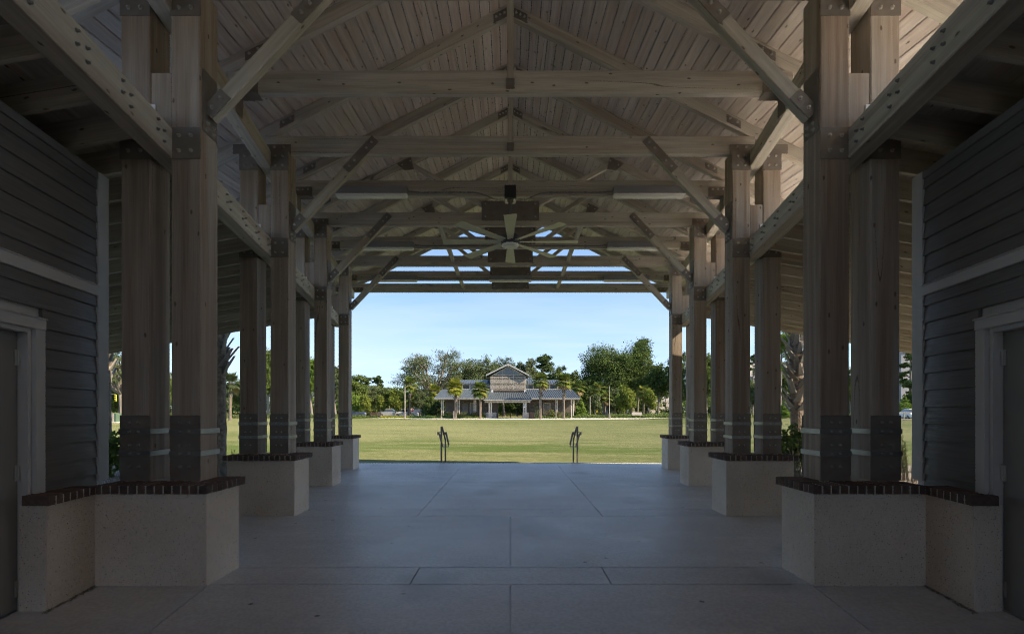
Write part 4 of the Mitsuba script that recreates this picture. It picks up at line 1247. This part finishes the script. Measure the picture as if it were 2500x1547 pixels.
# ------------------------------------------------------------------ trees round the lawn
TR = [
    ('oak_tree', 'sprawling open crowned oak with bare limbs left behind the far pavilion', 98, 1062, 846, 190, OLIVE, 'airy', dict(n=9000, size=0.17, trunk=0.5, bare=0.30)),
    ('oak_tree', 'spreading live oak just left of the tower gable', 100, 1172, 872, 118, OLIVE, 'broad', dict(n=6500, size=0.2, trunk=0.4)),
    ('oak_tree', 'dark oak behind the left clerestory roof', 104, 1128, 905, 110, GREEN, 'broad', dict(n=5000, size=0.2)),
    ('oak_tree', 'grey green oak top rising behind the gable ridge', 108, 1232, 868, 84, OLIVE, 'airy', dict(n=4600, size=0.19)),
    ('oak_tree', 'brownish oak top right of the gable ridge', 104, 1284, 866, 70, OLIVE, 'airy', dict(n=4300, size=0.2)),
    ('pine_tree', 'tall pine with layered clumps behind the right clerestory', 112, 1326, 864, 62, PINE, 'pine', dict(n=4200, size=0.2, bare=0.45)),
    ('broadleaf_tree', 'round dark tree behind the right end of the clerestory', 108, 1362, 890, 62, DARK, 'broad', dict(n=3600, size=0.2)),
    ('broadleaf_tree', 'small flat topped tree standing alone against the sky right of the far palms', 118, 1402, 902, 28, GREEN, 'broad', dict(n=900, size=0.2, bare=0.6)),
    ('broadleaf_tree', 'dark low tree filling the gap right of the far pavilion', 104, 1422, 918, 70, DARK, 'broad', dict(n=4200, size=0.22)),
    ('oak_tree', 'huge dark oak, left part of the high mass at right', 106, 1478, 842, 128, DARK, 'broad', dict(n=9500, size=0.22, trunk=0.55, bare=0.25)),
    ('oak_tree', 'huge oak, right part of the high mass at right', 108, 1545, 843, 108, DARK, 'broad', dict(n=8500, size=0.22, trunk=0.5, bare=0.25)),
    ('pine_tree', 'pine whose flat top rises above the right tree mass', 116, 1556, 824, 66, PINE, 'pine', dict(n=3600, size=0.2, bare=0.55)),
    ('bare_tree', 'thin leafless twigs rising over the left shoulder of the right tree mass', 112, 1492, 834, 44, OLIVE, 'airy', dict(n=420, size=0.14, trunk=0.2)),
    ('broadleaf_tree', 'dark tree beside the far right post', 102, 1606, 885, 66, DARK, 'broad', dict(n=4600, size=0.22)),
    ('broadleaf_tree', 'dense tree between the two rightmost far posts', 98, 1652, 862, 60, DARK, 'broad', dict(n=4200, size=0.22)),
    ('broadleaf_tree', 'green tree seen through the narrow gap right of the third plinth', 96, 1725, 863, 74, GREEN, 'broad', dict(n=4200, size=0.22)),
    ('pine_tree', 'pine clump seen above the pale gable at right', 120, 1838, 858, 40, PINE, 'pine', dict(n=1900, size=0.22, bare=0.5)),
    ('broadleaf_tree', 'olive tree under the pale gable at right', 92, 1832, 930, 60, OLIVE, 'broad', dict(n=3200, size=0.2)),
    ('pine_tree', 'pine boughs left of the near right palm', 84, 1905, 806, 84, FRESH, 'pine', dict(n=3600, size=0.2, bare=0.6)),
    ('broadleaf_tree', 'dark tree behind the near right palm', 88, 1914, 893, 70, DARK, 'broad', dict(n=3600, size=0.2)),
    ('conifer', 'small bright conifer at the foot of the dark tree, left of the near right palm', 74, 1916, 974, 32, FRESH, 'cone', dict(n=1200, size=0.13)),
    ('pine_tree', 'tall dark pine in front of the grey apartment block at far right', 80, 2222, 838, 74, PINE, 'pine', dict(n=4200, size=0.2, bare=0.45, trunk=0.3)),
    ('broadleaf_tree', 'dark bushy tree at the foot of the apartment block', 78, 2238, 950, 50, DARK, 'broad', dict(n=2400, size=0.18)),
    ('conifer', 'bright green conifer left of the apartment block windows', 70, 2208, 962, 42, FRESH, 'cone', dict(n=1900, size=0.12)),
    ('conifer', 'conical evergreen at the right end of the far pavilion', 76, 1417, 970, 34, FRESH, 'cone', dict(n=2300, size=0.13)),
    ('broadleaf_tree', 'mass of mid green trees at far left beside the post', 104, 862, 918, 70, GREEN, 'broad', dict(n=4600, size=0.22)),
    ('pine_tree', 'rounded pine, left of the pair above the left trees', 140, 893, 920, 36, PINE, 'pine', dict(n=2300, size=0.26, bare=0.45)),
    ('pine_tree', 'rounded pine, right of the pair above the left trees', 140, 926, 914, 38, PINE, 'pine', dict(n=2300, size=0.26, bare=0.45)),
    ('broadleaf_tree', 'dark backdrop tree under the pine pair', 118, 906, 942, 80, OLIVE, 'broad', dict(n=3600, size=0.22)),
    ('broadleaf_tree', 'dark backdrop tree left of the tall palm', 120, 958, 942, 74, GREEN, 'broad', dict(n=3600, size=0.22)),
    ('broadleaf_tree', 'shady tree behind the thin pole and road sign', 112, 1020, 948, 70, DARK, 'broad', dict(n=3600, size=0.22)),
    ('broadleaf_tree', 'dark shrubby tree at the left end of the far pavilion', 80, 1052, 972, 44, DARK, 'broad', dict(n=2400, size=0.17, bare=0.12)),
    ('young_tree', 'yellow green young tree nearest the left far post', 84, 866, 962, 44, FRESH, 'young', dict(n=2300, size=0.14, trunk=0.08)),
    ('young_tree', 'yellow green young tree, second from the left far post', 82, 894, 966, 40, YELLOW, 'young', dict(n=2200, size=0.14, trunk=0.08)),
    ('young_tree', 'small yellowing young tree between two greener ones at left', 82, 930, 964, 28, YELLOW, 'young', dict(n=1500, size=0.14, trunk=0.08)),
    ('young_tree', 'green young tree with slender trunk left of the thin pole', 82, 966, 954, 40, YELLOW, 'young', dict(n=2300, size=0.14, trunk=0.09)),
    ('young_tree', 'grey leaved multi-stemmed tree right of the road sign', 82, 1026, 956, 34, OLIVE, 'young', dict(n=1500, size=0.14, trunk=0.09)),
    ('young_tree', 'yellow green young tree left of the pale bench', 82, 1530, 948, 46, YELLOW, 'young', dict(n=2600, size=0.14, trunk=0.12)),
    ('young_tree', 'green young tree left of the yellow green one by the pale bench', 84, 1516, 966, 34, FRESH, 'young', dict(n=1700, size=0.14, trunk=0.09)),
    ('young_tree', 'grey green young tree before the palm with drooping fronds', 80, 1452, 965, 34, OLIVE, 'young', dict(n=1700, size=0.14, trunk=0.09)),
    ('young_tree', 'reddish tinged young tree right of the pale bench', 84, 1586, 952, 40, YELLOW, 'young', dict(n=2000, size=0.14, trunk=0.09)),
    ('broadleaf_tree', 'olive understory tree behind the tall lamp post', 92, 1500, 950, 52, OLIVE, 'broad', dict(n=2300, size=0.18, bare=0.15)),
    ('broadleaf_tree', 'tall leafy tree seen between the second and third left post pairs', 92, 655, 848, 58, GREEN, 'broad', dict(n=4200, size=0.22)),
    ('broadleaf_tree', 'leafy tree seen through the gap beside the third left posts', 90, 762, 864, 62, FRESH, 'broad', dict(n=4200, size=0.2)),
    ('broadleaf_tree', 'grey green tree just left of the far left post', 92, 820, 890, 46, OLIVE, 'broad', dict(n=2800, size=0.2)),
    ('broadleaf_tree', 'dark tree behind the palm thatch at left', 96, 588, 930, 70, DARK, 'broad', dict(n=3600, size=0.2)),
    ('oak_tree', 'oak with dark limbs against the sky at the far left slot', 80, 300, 832, 130, OLIVE, 'airy', dict(n=5200, size=0.17, trunk=0.4)),
    ('broadleaf_tree', 'green tree wall behind the utility box at far left', 86, 296, 925, 100, GREEN, 'broad', dict(n=5200, size=0.2, bare=0.1)),
    ('broadleaf_tree', 'green tree seen in the slit between the first left post pair', 90, 404, 905, 60, GREEN, 'broad', dict(n=3000, size=0.2)),
    ('broadleaf_tree', 'tree seen in the slit between the first right post pair', 90, 2080, 900, 80, GREEN, 'broad', dict(n=3200, size=0.2)),
    ('broadleaf_tree', 'trees showing through the far pavilion passage', 118, 1232, 950, 90, FRESH, 'broad', dict(n=3000, size=0.24, bare=0.1)),
    ('broadleaf_tree', 'dark tree behind the passage of the far pavilion', 112, 1262, 965, 80, DARK, 'broad', dict(n=2600, size=0.22, bare=0.1)),
]
for i, (nm, lb, D, x, top, wd, cs, kd, kw) in enumerate(TR):
    tree(nm, lb, D, x, top, wd, cs, kd, seed=i + 1, **kw)

# woodland behind everything: one mass, seen only between the trees
r = np.random.default_rng(404)
wl, wt = MB(), MB()
for i in range(150):
    an = math.radians(-56 + 112 * i / 149 + r.uniform(-.4, .4))
    D = r.uniform(128, 150)
    X0, Y0_ = math.tan(an) * D * 0.9, D
    h = r.uniform(5.5, 9.0) * (1.25 if abs(an) > 0.45 else 1.0)
    w = r.uniform(3.2, 5.5) * (1.3 if abs(an) > 0.5 else 1)
    for j in range(3):
        p, o = blob_points((X0 + r.uniform(-2, 2), Y0_, zb + h * (0.2 + 0.28 * j), w, w, h * 0.26), 190, r, 18)
        p[:, 2] = np.maximum(p[:, 2], zb)
        leaves(wl, p, 0.42, DARK + GREEN, r, o)
    wt.tube([[X0, Y0_, zb - 0.2], [X0, Y0_, zb + h * 0.7]], [0.2, 0.08], 5)
labels['woodland'] = {'kind': 'stuff', 'label': 'mass of far woodland closing the view behind the trees', 'category': 'woodland'}
put('woodland__foliage', wl, 'mat_leaf', color=True, kind='stuff')
put('woodland__trunks', wt, 'mat_bark', kind='stuff')

# ------------------------------------------------------------------ shrubs along the far pavilion and the path
ROSE = GREEN + [(0.14, 0.06, 0.04)]
for i, (x, h, w, cs, lb) in enumerate((
        (1090, 0.95, 1.5, GREEN, 'low green shrub at the left corner of the far pavilion'), (1100, 1.1, 1.4, ROSE, 'reddish green shrub left of the yellow green palm'), (1119, 0.9, 1.2, ROSE, 'shrub just right of the yellow green palm'), (1131, 1.25, 1.6, ROSE, 'tall loose shrub before the left panel'),
        (1147, 0.9, 1.2, OLIVE, 'olive shrub before the left door'), (1158, 1.1, 1.2, ROSE, 'dark red shrub left of the dark green palm'), (1180, 1.0, 1.1, ROSE, 'shrub between the dark green palm and the portico'), (1303, 1.9, 1.6, OLIVE, 'tall leafy shrub behind the waste bin'),
        (1334, 1.5, 1.8, ROSE, 'rounded shrub right of the tower palm'), (1346, 1.3, 1.4, ROSE, 'shrub before the right door'), (1364, 1.1, 1.4, ROSE, 'shrub left of the right end palm'), (1384, 1.2, 1.0, OLIVE, 'shrub right of the right end palm'))):
    shrub('shrub', lb, (x - CX) / F * 72.6, 72.6, w, h, cs, 420, 0.075, 40 + i)
r = np.random.default_rng(77)
gc = MB()
for (a, b_, d0, d1, h, cs, n_) in ((1080, 1185, 71.6, 72.4, 0.38, GREEN + FRESH, 2400), (1303, 1392, 71.6, 72.4, 0.36, GREEN + FRESH, 2000), (840, 925, 71.8, 76, 0.45, GREEN, 2600), (1000, 1075, 71.8, 76, 0.4, FRESH, 2200), (1398, 1485, 72.2, 76, 0.5, OLIVE + FRESH, 2600), (1485, 1660, 72.2, 76, 0.75, OLIVE + FRESH, 5200), (520, 850, 73, 77, 0.7, GREEN + OLIVE, 5000), (230, 520, 73, 77, 0.8, GREEN, 3500), (1660, 2300, 73, 78, 0.8, GREEN + OLIVE, 7000)):
    D = r.uniform(d0, d1, n_)
    X = (r.uniform(a, b_, n_) - CX) / F * D
    c = np.stack([X, D, zb + h * r.uniform(0.05, 1.0, n_) * (0.55 + 0.6 * meshkit.noise(np.stack([X * 0.8, D, D * 0], -1)))], -1)
    leaves(gc, c, 0.11, cs, r, jit=0.4)
put('ground_cover', gc, 'mat_leaf', color=True, kind='stuff', label='low planting along the far side of the path')
fl = MB()
n_ = 2600
D = r.uniform(72.1, 74.5, n_)
X = (r.uniform(929, 1003, n_) - CX) / F * D
c = np.stack([X, D, zb + r.uniform(0.05, 0.42, n_)], -1)
up = c[:, 2] > zb + 0.2
leaves(fl, c[up], 0.06, [(0.20, 0.15, 0.02), (0.17, 0.155, 0.025), (0.09, 0.11, 0.025), (0.06, 0.085, 0.02)], r)
leaves(fl, c[~up], 0.09, FRESH, r)
put('flower_bed', fl, 'mat_leaf', color=True, kind='stuff', label='bed of yellow flowers beside the path at left')


def spiky(label, X, D, w, h, cs, seed, n=900, z=None):
    """Rosemary-like bush: upright sprays of narrow leaves."""
    r = np.random.default_rng(seed)
    key = thing('spiky_bush', label, 'bush')
    z0 = (float(zg(X, D)) if z is None else z)
    st, lf = MB(), MB()
    for i in range(46):
        an, q = r.uniform(0, 6.28), math.sqrt(r.uniform(0, 1))
        b = np.array([X + math.cos(an) * q * w * 0.3, D + math.sin(an) * q * w * 0.3, z0])
        tip = b + [math.cos(an) * q * w * 0.35 + r.normal(0, .05), math.sin(an) * q * w * 0.35, h * r.uniform(0.55, 1.0) * (1.05 - 0.4 * q)]
        mid = (b + tip) / 2 + [0, 0, 0.1 * h]
        st.tube([b, mid, tip], [0.012, 0.008, 0.003], 4, False)
        k = n // 46
        t = r.uniform(0.15, 1, k)[:, None]
        c = b * (1 - t) ** 2 + 2 * mid * t * (1 - t) + tip * t ** 2
        a2 = r.uniform(0, 6.28, k)
        dd = np.stack([np.cos(a2) * 0.7, np.sin(a2) * 0.7, np.full(k, 0.75)], -1)
        L = 0.075 * r.uniform(0.6, 1.2, (k, 1)) * max(h, 0.8)
        sd = np.cross(dd, r.normal(size=(k, 3)))
        sd /= np.linalg.norm(sd, axis=1, keepdims=True)
        v = np.stack([c - sd * 0.004, c + sd * 0.004, c + dd * L], 1).reshape(-1, 3)
        col = np.repeat(np.asarray(cs)[r.integers(0, len(cs), k)] * r.uniform(0.7, 1.3, (k, 1)), 3, 0)
        lf.add(v, np.arange(3 * k).reshape(-1, 3), None, col)
    put(key + '__stem', st, 'mat_bark')
    put(key + '__foliage', lf, 'mat_leaf', color=True)


spiky('spiky sunlit rosemary-like bush at right beside the first plinth', 9.0, 10.9, 1.5, 1.15, OLIVE + FRESH, 5, 6000, -0.06)
spiky('spiky grass tuft behind the second left plinth, near the posts', -6.0, 10.6, 0.7, 0.85, OLIVE, 6, 1200, -0.06)
spiky('spiky grass tuft behind the second right plinth', 6.2, 10.6, 0.7, 0.85, OLIVE + FRESH, 7, 1200, -0.06)
shrub('shrub', 'broad leaved shrub in the shade at the left wall', -9.6, 11.6, 1.3, 1.2, GREEN, 900, 0.075, 81, z=-0.06)
shrub('shrub', 'dark leafy shrub at the foot of the near right palm', 7.25, 12.2, 0.9, 1.3, GREEN, 900, 0.07, 82, z=-0.06)

# ------------------------------------------------------------------ street furniture on the far side
mat('mat_pole', lambda p, n, uv: mix((0.28, 0.255, 0.22), (0.40, 0.37, 0.33), noise(p.z * 3, p.x)), 0.6)
for (x, top, foot, rad, D, lb) in ((988.5, 946, 1021.5, 0.085, 70.5, 'tall thin pole left of the tall palm'), (1043, 965, 1017, 0.09, 84, 'short pole behind the grey leaved tree'), (1440.5, 969, 1019, 0.075, 74, 'slim pole right of the conical evergreen'), (1488, 944, 1021.5, 0.075, 70.5, 'tall lamp pole with dark foot before the right trees')):
    k = thing('lamp_pole', lb, 'pole')
    p = px(x, top, D)
    z0 = float(zg(p[0], D))
    put(k + '__shaft', MB().tube([[p[0], D, z0], [p[0], D, (z0 + p[2]) / 2], [p[0], D, p[2]]], [rad, rad * 0.9, rad * 0.75], 10), 'mat_pole')
    put(k + '__base', MB().tube([[p[0], D, z0], [p[0], D, z0 + 0.55], [p[0], D, z0 + 0.75]], [rad * 1.7, rad * 1.5, rad], 10), 'mat_panel_frame')
    put(k + '__cap', MB().tube([[p[0], D, p[2]], [p[0], D, p[2] + 0.06], [p[0], D, p[2] + 0.1]], [rad, rad * 0.95, rad * 0.4], 10), 'mat_panel_frame')
for (x, top, D, lb) in ((1107.5, 1006, 68.5, 'dark path bollard before the left porch'), (1357.2, 1002, 68.5, 'dark path bollard before the right porch')):
    k = thing('bollard', lb, 'bollard')
    p = px(x, top, D)
    z0 = float(zg(p[0], D))
    put(k + '__shaft', MB().cyl([p[0], D, z0], [p[0], D, p[2]], 0.085, 12), 'mat_panel_frame')
    put(k + '__head', MB().tube([[p[0], D, p[2] + 0.01], [p[0], D, p[2] + 0.1], [p[0], D, p[2] + 0.16]], [0.095, 0.095, 0.04], 12), 'mat_panel_frame')
mat('mat_brown', color=(0.085, 0.05, 0.035), rough=0.6)
mat('mat_pale_wood', color=(0.50, 0.46, 0.40), rough=0.6)
k = thing('waste_bin', 'dark round waste bin right of the far portico', 'waste bin')
p = px(1297.5, 1006, 71.2)
put(k + '__body', MB().tube([[p[0], 71.2, zb], [p[0], 71.2, p[2]]], [0.36, 0.39], 20), 'mat_brown')
put(k + '__lid', MB().tube([[p[0], 71.2, p[2] + 0.01], [p[0], 71.2, p[2] + 0.08], [p[0], 71.2, p[2] + 0.14]], [0.41, 0.39, 0.15], 20), 'mat_black')


def bench(x, D, label, mt, w=1.5):
    k = thing('park_bench', label, 'bench')
    X = (x - CX) / F * D
    z0 = float(zg(X, D)) + 0.02
    for i in range(4):
        put(k + '__slat', MB().block(X - w / 2, X + w / 2, D + i * 0.11, D + i * 0.11 + 0.09, z0 + 0.43, z0 + 0.46), mt)
    for i in range(4):
        put(k + '__back_slat', MB().block(X - w / 2, X + w / 2, D + 0.45 + i * 0.02, D + 0.48 + i * 0.02, z0 + 0.50 + i * 0.10, z0 + 0.59 + i * 0.10), mt)
    for s in (-1, 1):
        put(k + '__leg', MB().beam([X + s * w * 0.45, D + 0.05, z0 - 0.05], [X + s * w * 0.45, D + 0.05, z0 + 0.42], 0.06, 0.06, (0, 1, 0)), 'mat_black')
        put(k + '__leg', MB().beam([X + s * w * 0.45, D + 0.44, z0 - 0.05], [X + s * w * 0.45, D + 0.56, z0 + 0.92], 0.06, 0.06, (0, 1, 0)), 'mat_black')


bench(914, 72.3, 'brown park bench left of the yellow flower bed', 'mat_brown')
bench(1557, 72.3, 'pale park bench before the right young trees', 'mat_pale_wood')
# road sign: red disc with a white bar on a white square
mat('mat_white', color=(0.75, 0.75, 0.73), rough=0.5)
mat('mat_red', color=(0.45, 0.02, 0.03), rough=0.5)
mat('mat_yellow', color=(0.75, 0.62, 0.03), rough=0.5)
k = thing('road_sign', 'square no-entry road sign with red disc and white bar', 'road sign')
p = px(1007, 1001, 80)
put(k + '__post', MB().box(p[0] - 0.03, p[0] + 0.03, 80, 80.06, ZF - 0.1, p[2] + 0.35, 'z'), 'mat_pole')
put(k + '__plate', MB().block(p[0] - 0.27, p[0] + 0.27, 79.97, 79.985, p[2] - 0.27, p[2] + 0.27), 'mat_white')
put(k + '__disc', MB().cyl([p[0], 79.955, p[2]], [p[0], 79.968, p[2]], 0.25, 28), 'mat_red')
put(k + '__bar', MB().block(p[0] - 0.2, p[0] + 0.2, 79.945, 79.953, p[2] - 0.04, p[2] + 0.04), 'mat_white')
k = thing('warning_sign', 'yellow diamond sign half hidden behind a palm trunk at right', 'road sign')
p = px(1461.5, 1004.5, 90)
put(k + '__post', MB().box(p[0] - 0.03, p[0] + 0.03, 90, 90.06, ZF - 0.1, p[2], 'z'), 'mat_pole')
put(k + '__plate', MB().hexa([[p[0] - 0.5, 89.96, p[2]], [p[0], 89.96, p[2] - 0.5], [p[0] + 0.5, 89.96, p[2]], [p[0], 89.96, p[2] + 0.5], [p[0] - 0.5, 89.98, p[2]], [p[0], 89.98, p[2] - 0.5], [p[0] + 0.5, 89.98, p[2]], [p[0], 89.98, p[2] + 0.5]]), 'mat_yellow')
k = thing('traffic_signal', 'yellow traffic signal hanging before the trees at far left', 'traffic signal')
p = px(282, 971, 78)
put(k + '__housing', MB().box(p[0] - 0.17, p[0] + 0.17, 77.9, 78.1, p[2] - 0.5, p[2] + 0.5, 'z', 0.02), 'mat_yellow')
for i in range(3):
    put(k + '__lens', MB().cyl([p[0], 77.86, p[2] - 0.32 + 0.32 * i], [p[0], 77.895, p[2] - 0.32 + 0.32 * i], 0.11, 14), 'mat_black')
put(k + '__arm', MB().tube([[p[0] - 9, 78, p[2] + 0.3], [p[0] - 4, 78, p[2] + 0.6], [p[0], 78, p[2] + 0.62]], [0.09, 0.07, 0.05], 8), 'mat_pole')
put(k + '__mast', MB().cyl([p[0] - 9, 78, ZF - 0.2], [p[0] - 9, 78, p[2] + 0.5], 0.14, 10), 'mat_pole')
k = thing('utility_box', 'pale and green utility box on the lawn at far left', 'utility box')
p = px(280, 1031, 56)
z0 = float(zg(0, 56))
put(k + '__cabinet', MB().box(p[0] - 0.5, p[0] + 0.2, 55.6, 56.4, z0 + 0.12, z0 + 1.1, 'z', 0.03), 'mat_pole')
mat('mat_green_paint', color=(0.10, 0.16, 0.11), rough=0.5)
put(k + '__door', MB().box(p[0] + 0.201, p[0] + 0.52, 55.62, 56.38, z0 + 0.12, z0 + 1.08, 'z', 0.03), 'mat_green_paint')
put(k + '__pad', MB().block(p[0] - 0.7, p[0] + 0.7, 55.4, 56.6, z0 - 0.2, z0 + 0.119), 'mat_path')


def car(label, x, D, col, rot=0.0, z=None):
    k = thing('parked_car', label, 'car')
    X = (x - CX) / F * D
    z0 = ZF if z is None else z
    c_, s_ = math.cos(rot), math.sin(rot)
    tf = lambda p: [X + p[0] * c_ - p[1] * s_, D + p[0] * s_ + p[1] * c_, z0 + p[2]]
    body, W2 = MB(), 0.88
    prof = [(-2.2, 0.35), (-2.2, 0.75), (-1.95, 0.92), (-1.1, 0.98), (1.35, 1.0), (2.05, 0.88), (2.22, 0.62), (2.2, 0.35)]

    def shell(pr, w0, w1, mb):
        n = len(pr)
        zs = [q[1] for q in pr]
        lo, hi = min(zs), max(zs)
        ww = [w0 + (w1 - w0) * (z_ - lo) / (hi - lo) for z_ in zs]
        L = [tf((q[0], -w_, q[1])) for q, w_ in zip(pr, ww)]
        R_ = [tf((q[0], w_, q[1])) for q, w_ in zip(pr, ww)]
        for i in range(n):
            j = (i + 1) % n
            mb.add([L[i], L[j], R_[j], R_[i]], [[0, 1, 2, 3]], None, col)
        for s, o in ((L, 1), (R_, 0)):
            m_ = np.mean(s, 0)
            mb.add(s + [m_], [[i, (i + 1) % n, n] if not o else [(i + 1) % n, i, n] for i in range(n)], None, col)

    shell(prof, W2, W2 * 0.96, body)
    put(k + '__body', body, 'mat_car', color=True)
    cab = MB()
    shell([(-1.75, 0.97), (-1.15, 1.42), (0.55, 1.45), (1.3, 0.99)], W2 * 0.93, W2 * 0.72, cab)
    put(k + '__cabin', cab, 'mat_glass_dark')
    rf = MB()
    shell([(-1.12, 1.425), (-1.05, 1.47), (0.5, 1.49), (0.58, 1.452)], W2 * 0.74, W2 * 0.70, rf)
    put(k + '__roof', rf, 'mat_car', color=True)
    for sx_ in (-1.35, 1.38):
        for sy in (-1, 1):
            a, b_ = tf((sx_, sy * 0.72, 0.31)), tf((sx_, sy * 0.90, 0.31))
            put(k + '__wheel', MB().cyl(a, b_, 0.31, 18), 'mat_black')
            a, b_ = tf((sx_, sy * 0.901, 0.31)), tf((sx_, sy * 0.915, 0.31))
            put(k + '__hub_cap', MB().cyl(a, b_, 0.19, 12), 'mat_fixture')
    for sy in (-1, 1):
        put(k + '__headlight', MB().hexa([tf((q, sy * (0.45 + 0.3 * w_), z_)) for z_ in (0.62, 0.76) for q, w_ in ((2.19, 0), (2.19, 1), (2.25, 1), (2.25, 0))]), 'mat_bracket')


car('white car behind the tall thin pole at left', 990, 86, (0.75, 0.75, 0.76), 0.1)
car('silver car behind the young trees at left', 952, 88, (0.35, 0.37, 0.40), 0.05)
car('dark blue car at the far left of the lawn edge', 862, 86, (0.05, 0.07, 0.14), 0.1)
car('dark car right of the no-entry sign', 1020, 92, (0.04, 0.045, 0.06), 0.0)
car('white car parked beyond the rail fence at far right', 2224, 66, (0.78, 0.78, 0.79), 1.25, float(zg(0, 66)))
car('dark car beyond the rail fence, right of the white car', 2268, 66, (0.05, 0.06, 0.10), 1.25, float(zg(0, 66)))
k = thing('rail_fence', 'pale timber rail fence before the parked cars at far right', 'fence')
z0 = float(zg(0, 62))
for i in range(9):
    X = (2160 + i * 24 - CX) / F * 62
    put(k + '__post', MB().box(X - 0.06, X + 0.06, 62, 62.12, z0 - 0.2, z0 + 1.12, 'z'), 'mat_pole')
put(k + '__rail', MB().box((2155 - CX) / F * 62, (2360 - CX) / F * 62, 61.95, 61.998, z0 + 0.98, z0 + 1.10), 'mat_pole')
put(k + '__rail', MB().box((2155 - CX) / F * 62, (2360 - CX) / F * 62, 61.95, 61.998, z0 + 0.12, z0 + 0.24), 'mat_pole')

# buildings beyond the trees
mat('mat_apartment', color=(0.30, 0.31, 0.33), rough=0.8)
mat('mat_cream', color=(0.62, 0.57, 0.50), rough=0.8)
k = thing('apartment_block', 'grey apartment block with paired windows behind the tall dark pine at far right', 'building')
D = 120
X0 = (2200 - CX) / F * D
put(k + '__wall', MB().block(X0, X0 + 26, D, D + 14, ZF - 0.2, 17), 'mat_apartment')
put(k + '__roof', MB().block(X0 - 0.5, X0 + 26.5, D - 0.6, D + 14.6, 17.01, 17.5), 'mat_roof_metal')
for row in range(4):
    for c_ in range(6):
        p = px(2227 + c_ * 42, 889 + row * 26, D)
        if p[2] < ZF + 1 or p[2] > 16:
            continue
        wk = put(k + '__window', MB().block(p[0] - 0.05, p[0] + 1.75, D - 0.04, D - 0.005, p[2] - 0.6, p[2] + 0.6), 'mat_white')
        for q in (0.04, 0.92):
            put(wk + '__pane', MB().block(p[0] + q, p[0] + q + 0.78, D - 0.06, D - 0.041, p[2] - 0.52, p[2] + 0.52), 'mat_glass_dark')
k = thing('gabled_house', 'cream gabled house rising behind the trees at right', 'building')
D = 150
a, b_, c_ = px(1782, 900, D), px(1958, 900, D), px(1866, 874, D)
put(k + '__wall', MB().block(a[0] + 0.6, b_[0] - 0.6, D, D + 12, ZF - 0.2, a[2]), 'mat_cream')
put(k + '__gable', MB().add([[a[0] + .6, D, a[2]], [b_[0] - .6, D, a[2]], [c_[0], D, c_[2]]], [[0, 1, 2]]), 'mat_cream')
for (q0, q1) in ((a, c_), (c_, b_)):
    f8 = []
    for dz in (0.0, 0.4):
        f8 += [[q0[0], D - 0.5, q0[2] + dz], [q1[0], D - 0.5, q1[2] + dz], [q1[0], D + 12.5, q1[2] + dz], [q0[0], D + 12.5, q0[2] + dz]]
    put(k + '__roof', MB().hexa(f8), 'mat_fascia')
for i in range(5):
    p = px(1800 + i * 30, 925, D)
    put(k + '__window', MB().block(p[0], p[0] + 1.2, D - 0.05, D - 0.005, p[2] - 0.8, p[2] + 0.8), 'mat_glass_dark')
k = thing('cream_building', 'cream building glimpsed through the trees left of the far right post', 'building')
D = 140
a, b_ = px(1584, 926, D), px(1640, 926, D)
put(k + '__wall', MB().block(a[0], b_[0], D, D + 10, ZF - 0.2, a[2]), 'mat_cream')
put(k + '__roof', MB().hexa([[a[0] - .5, D - .6, a[2] + .01], [b_[0] + .5, D - .6, a[2] + .01], [b_[0] + .5, D + 10.6, a[2] + .01], [a[0] - .5, D + 10.6, a[2] + .01], [a[0] + 2, D + 4, a[2] + 2], [b_[0] - 2, D + 4, a[2] + 2], [b_[0] - 2, D + 6, a[2] + 2], [a[0] + 2, D + 6, a[2] + 2]]), 'mat_fascia')
for i in range(2):
    for j in range(3):
        p = px(1590 + 16 * j, 940 + 26 * i, D)
        put(k + '__window', MB().block(p[0], p[0] + 1.0, D - 0.05, D - 0.005, p[2] - 0.7, p[2] + 0.7), 'mat_glass_dark')
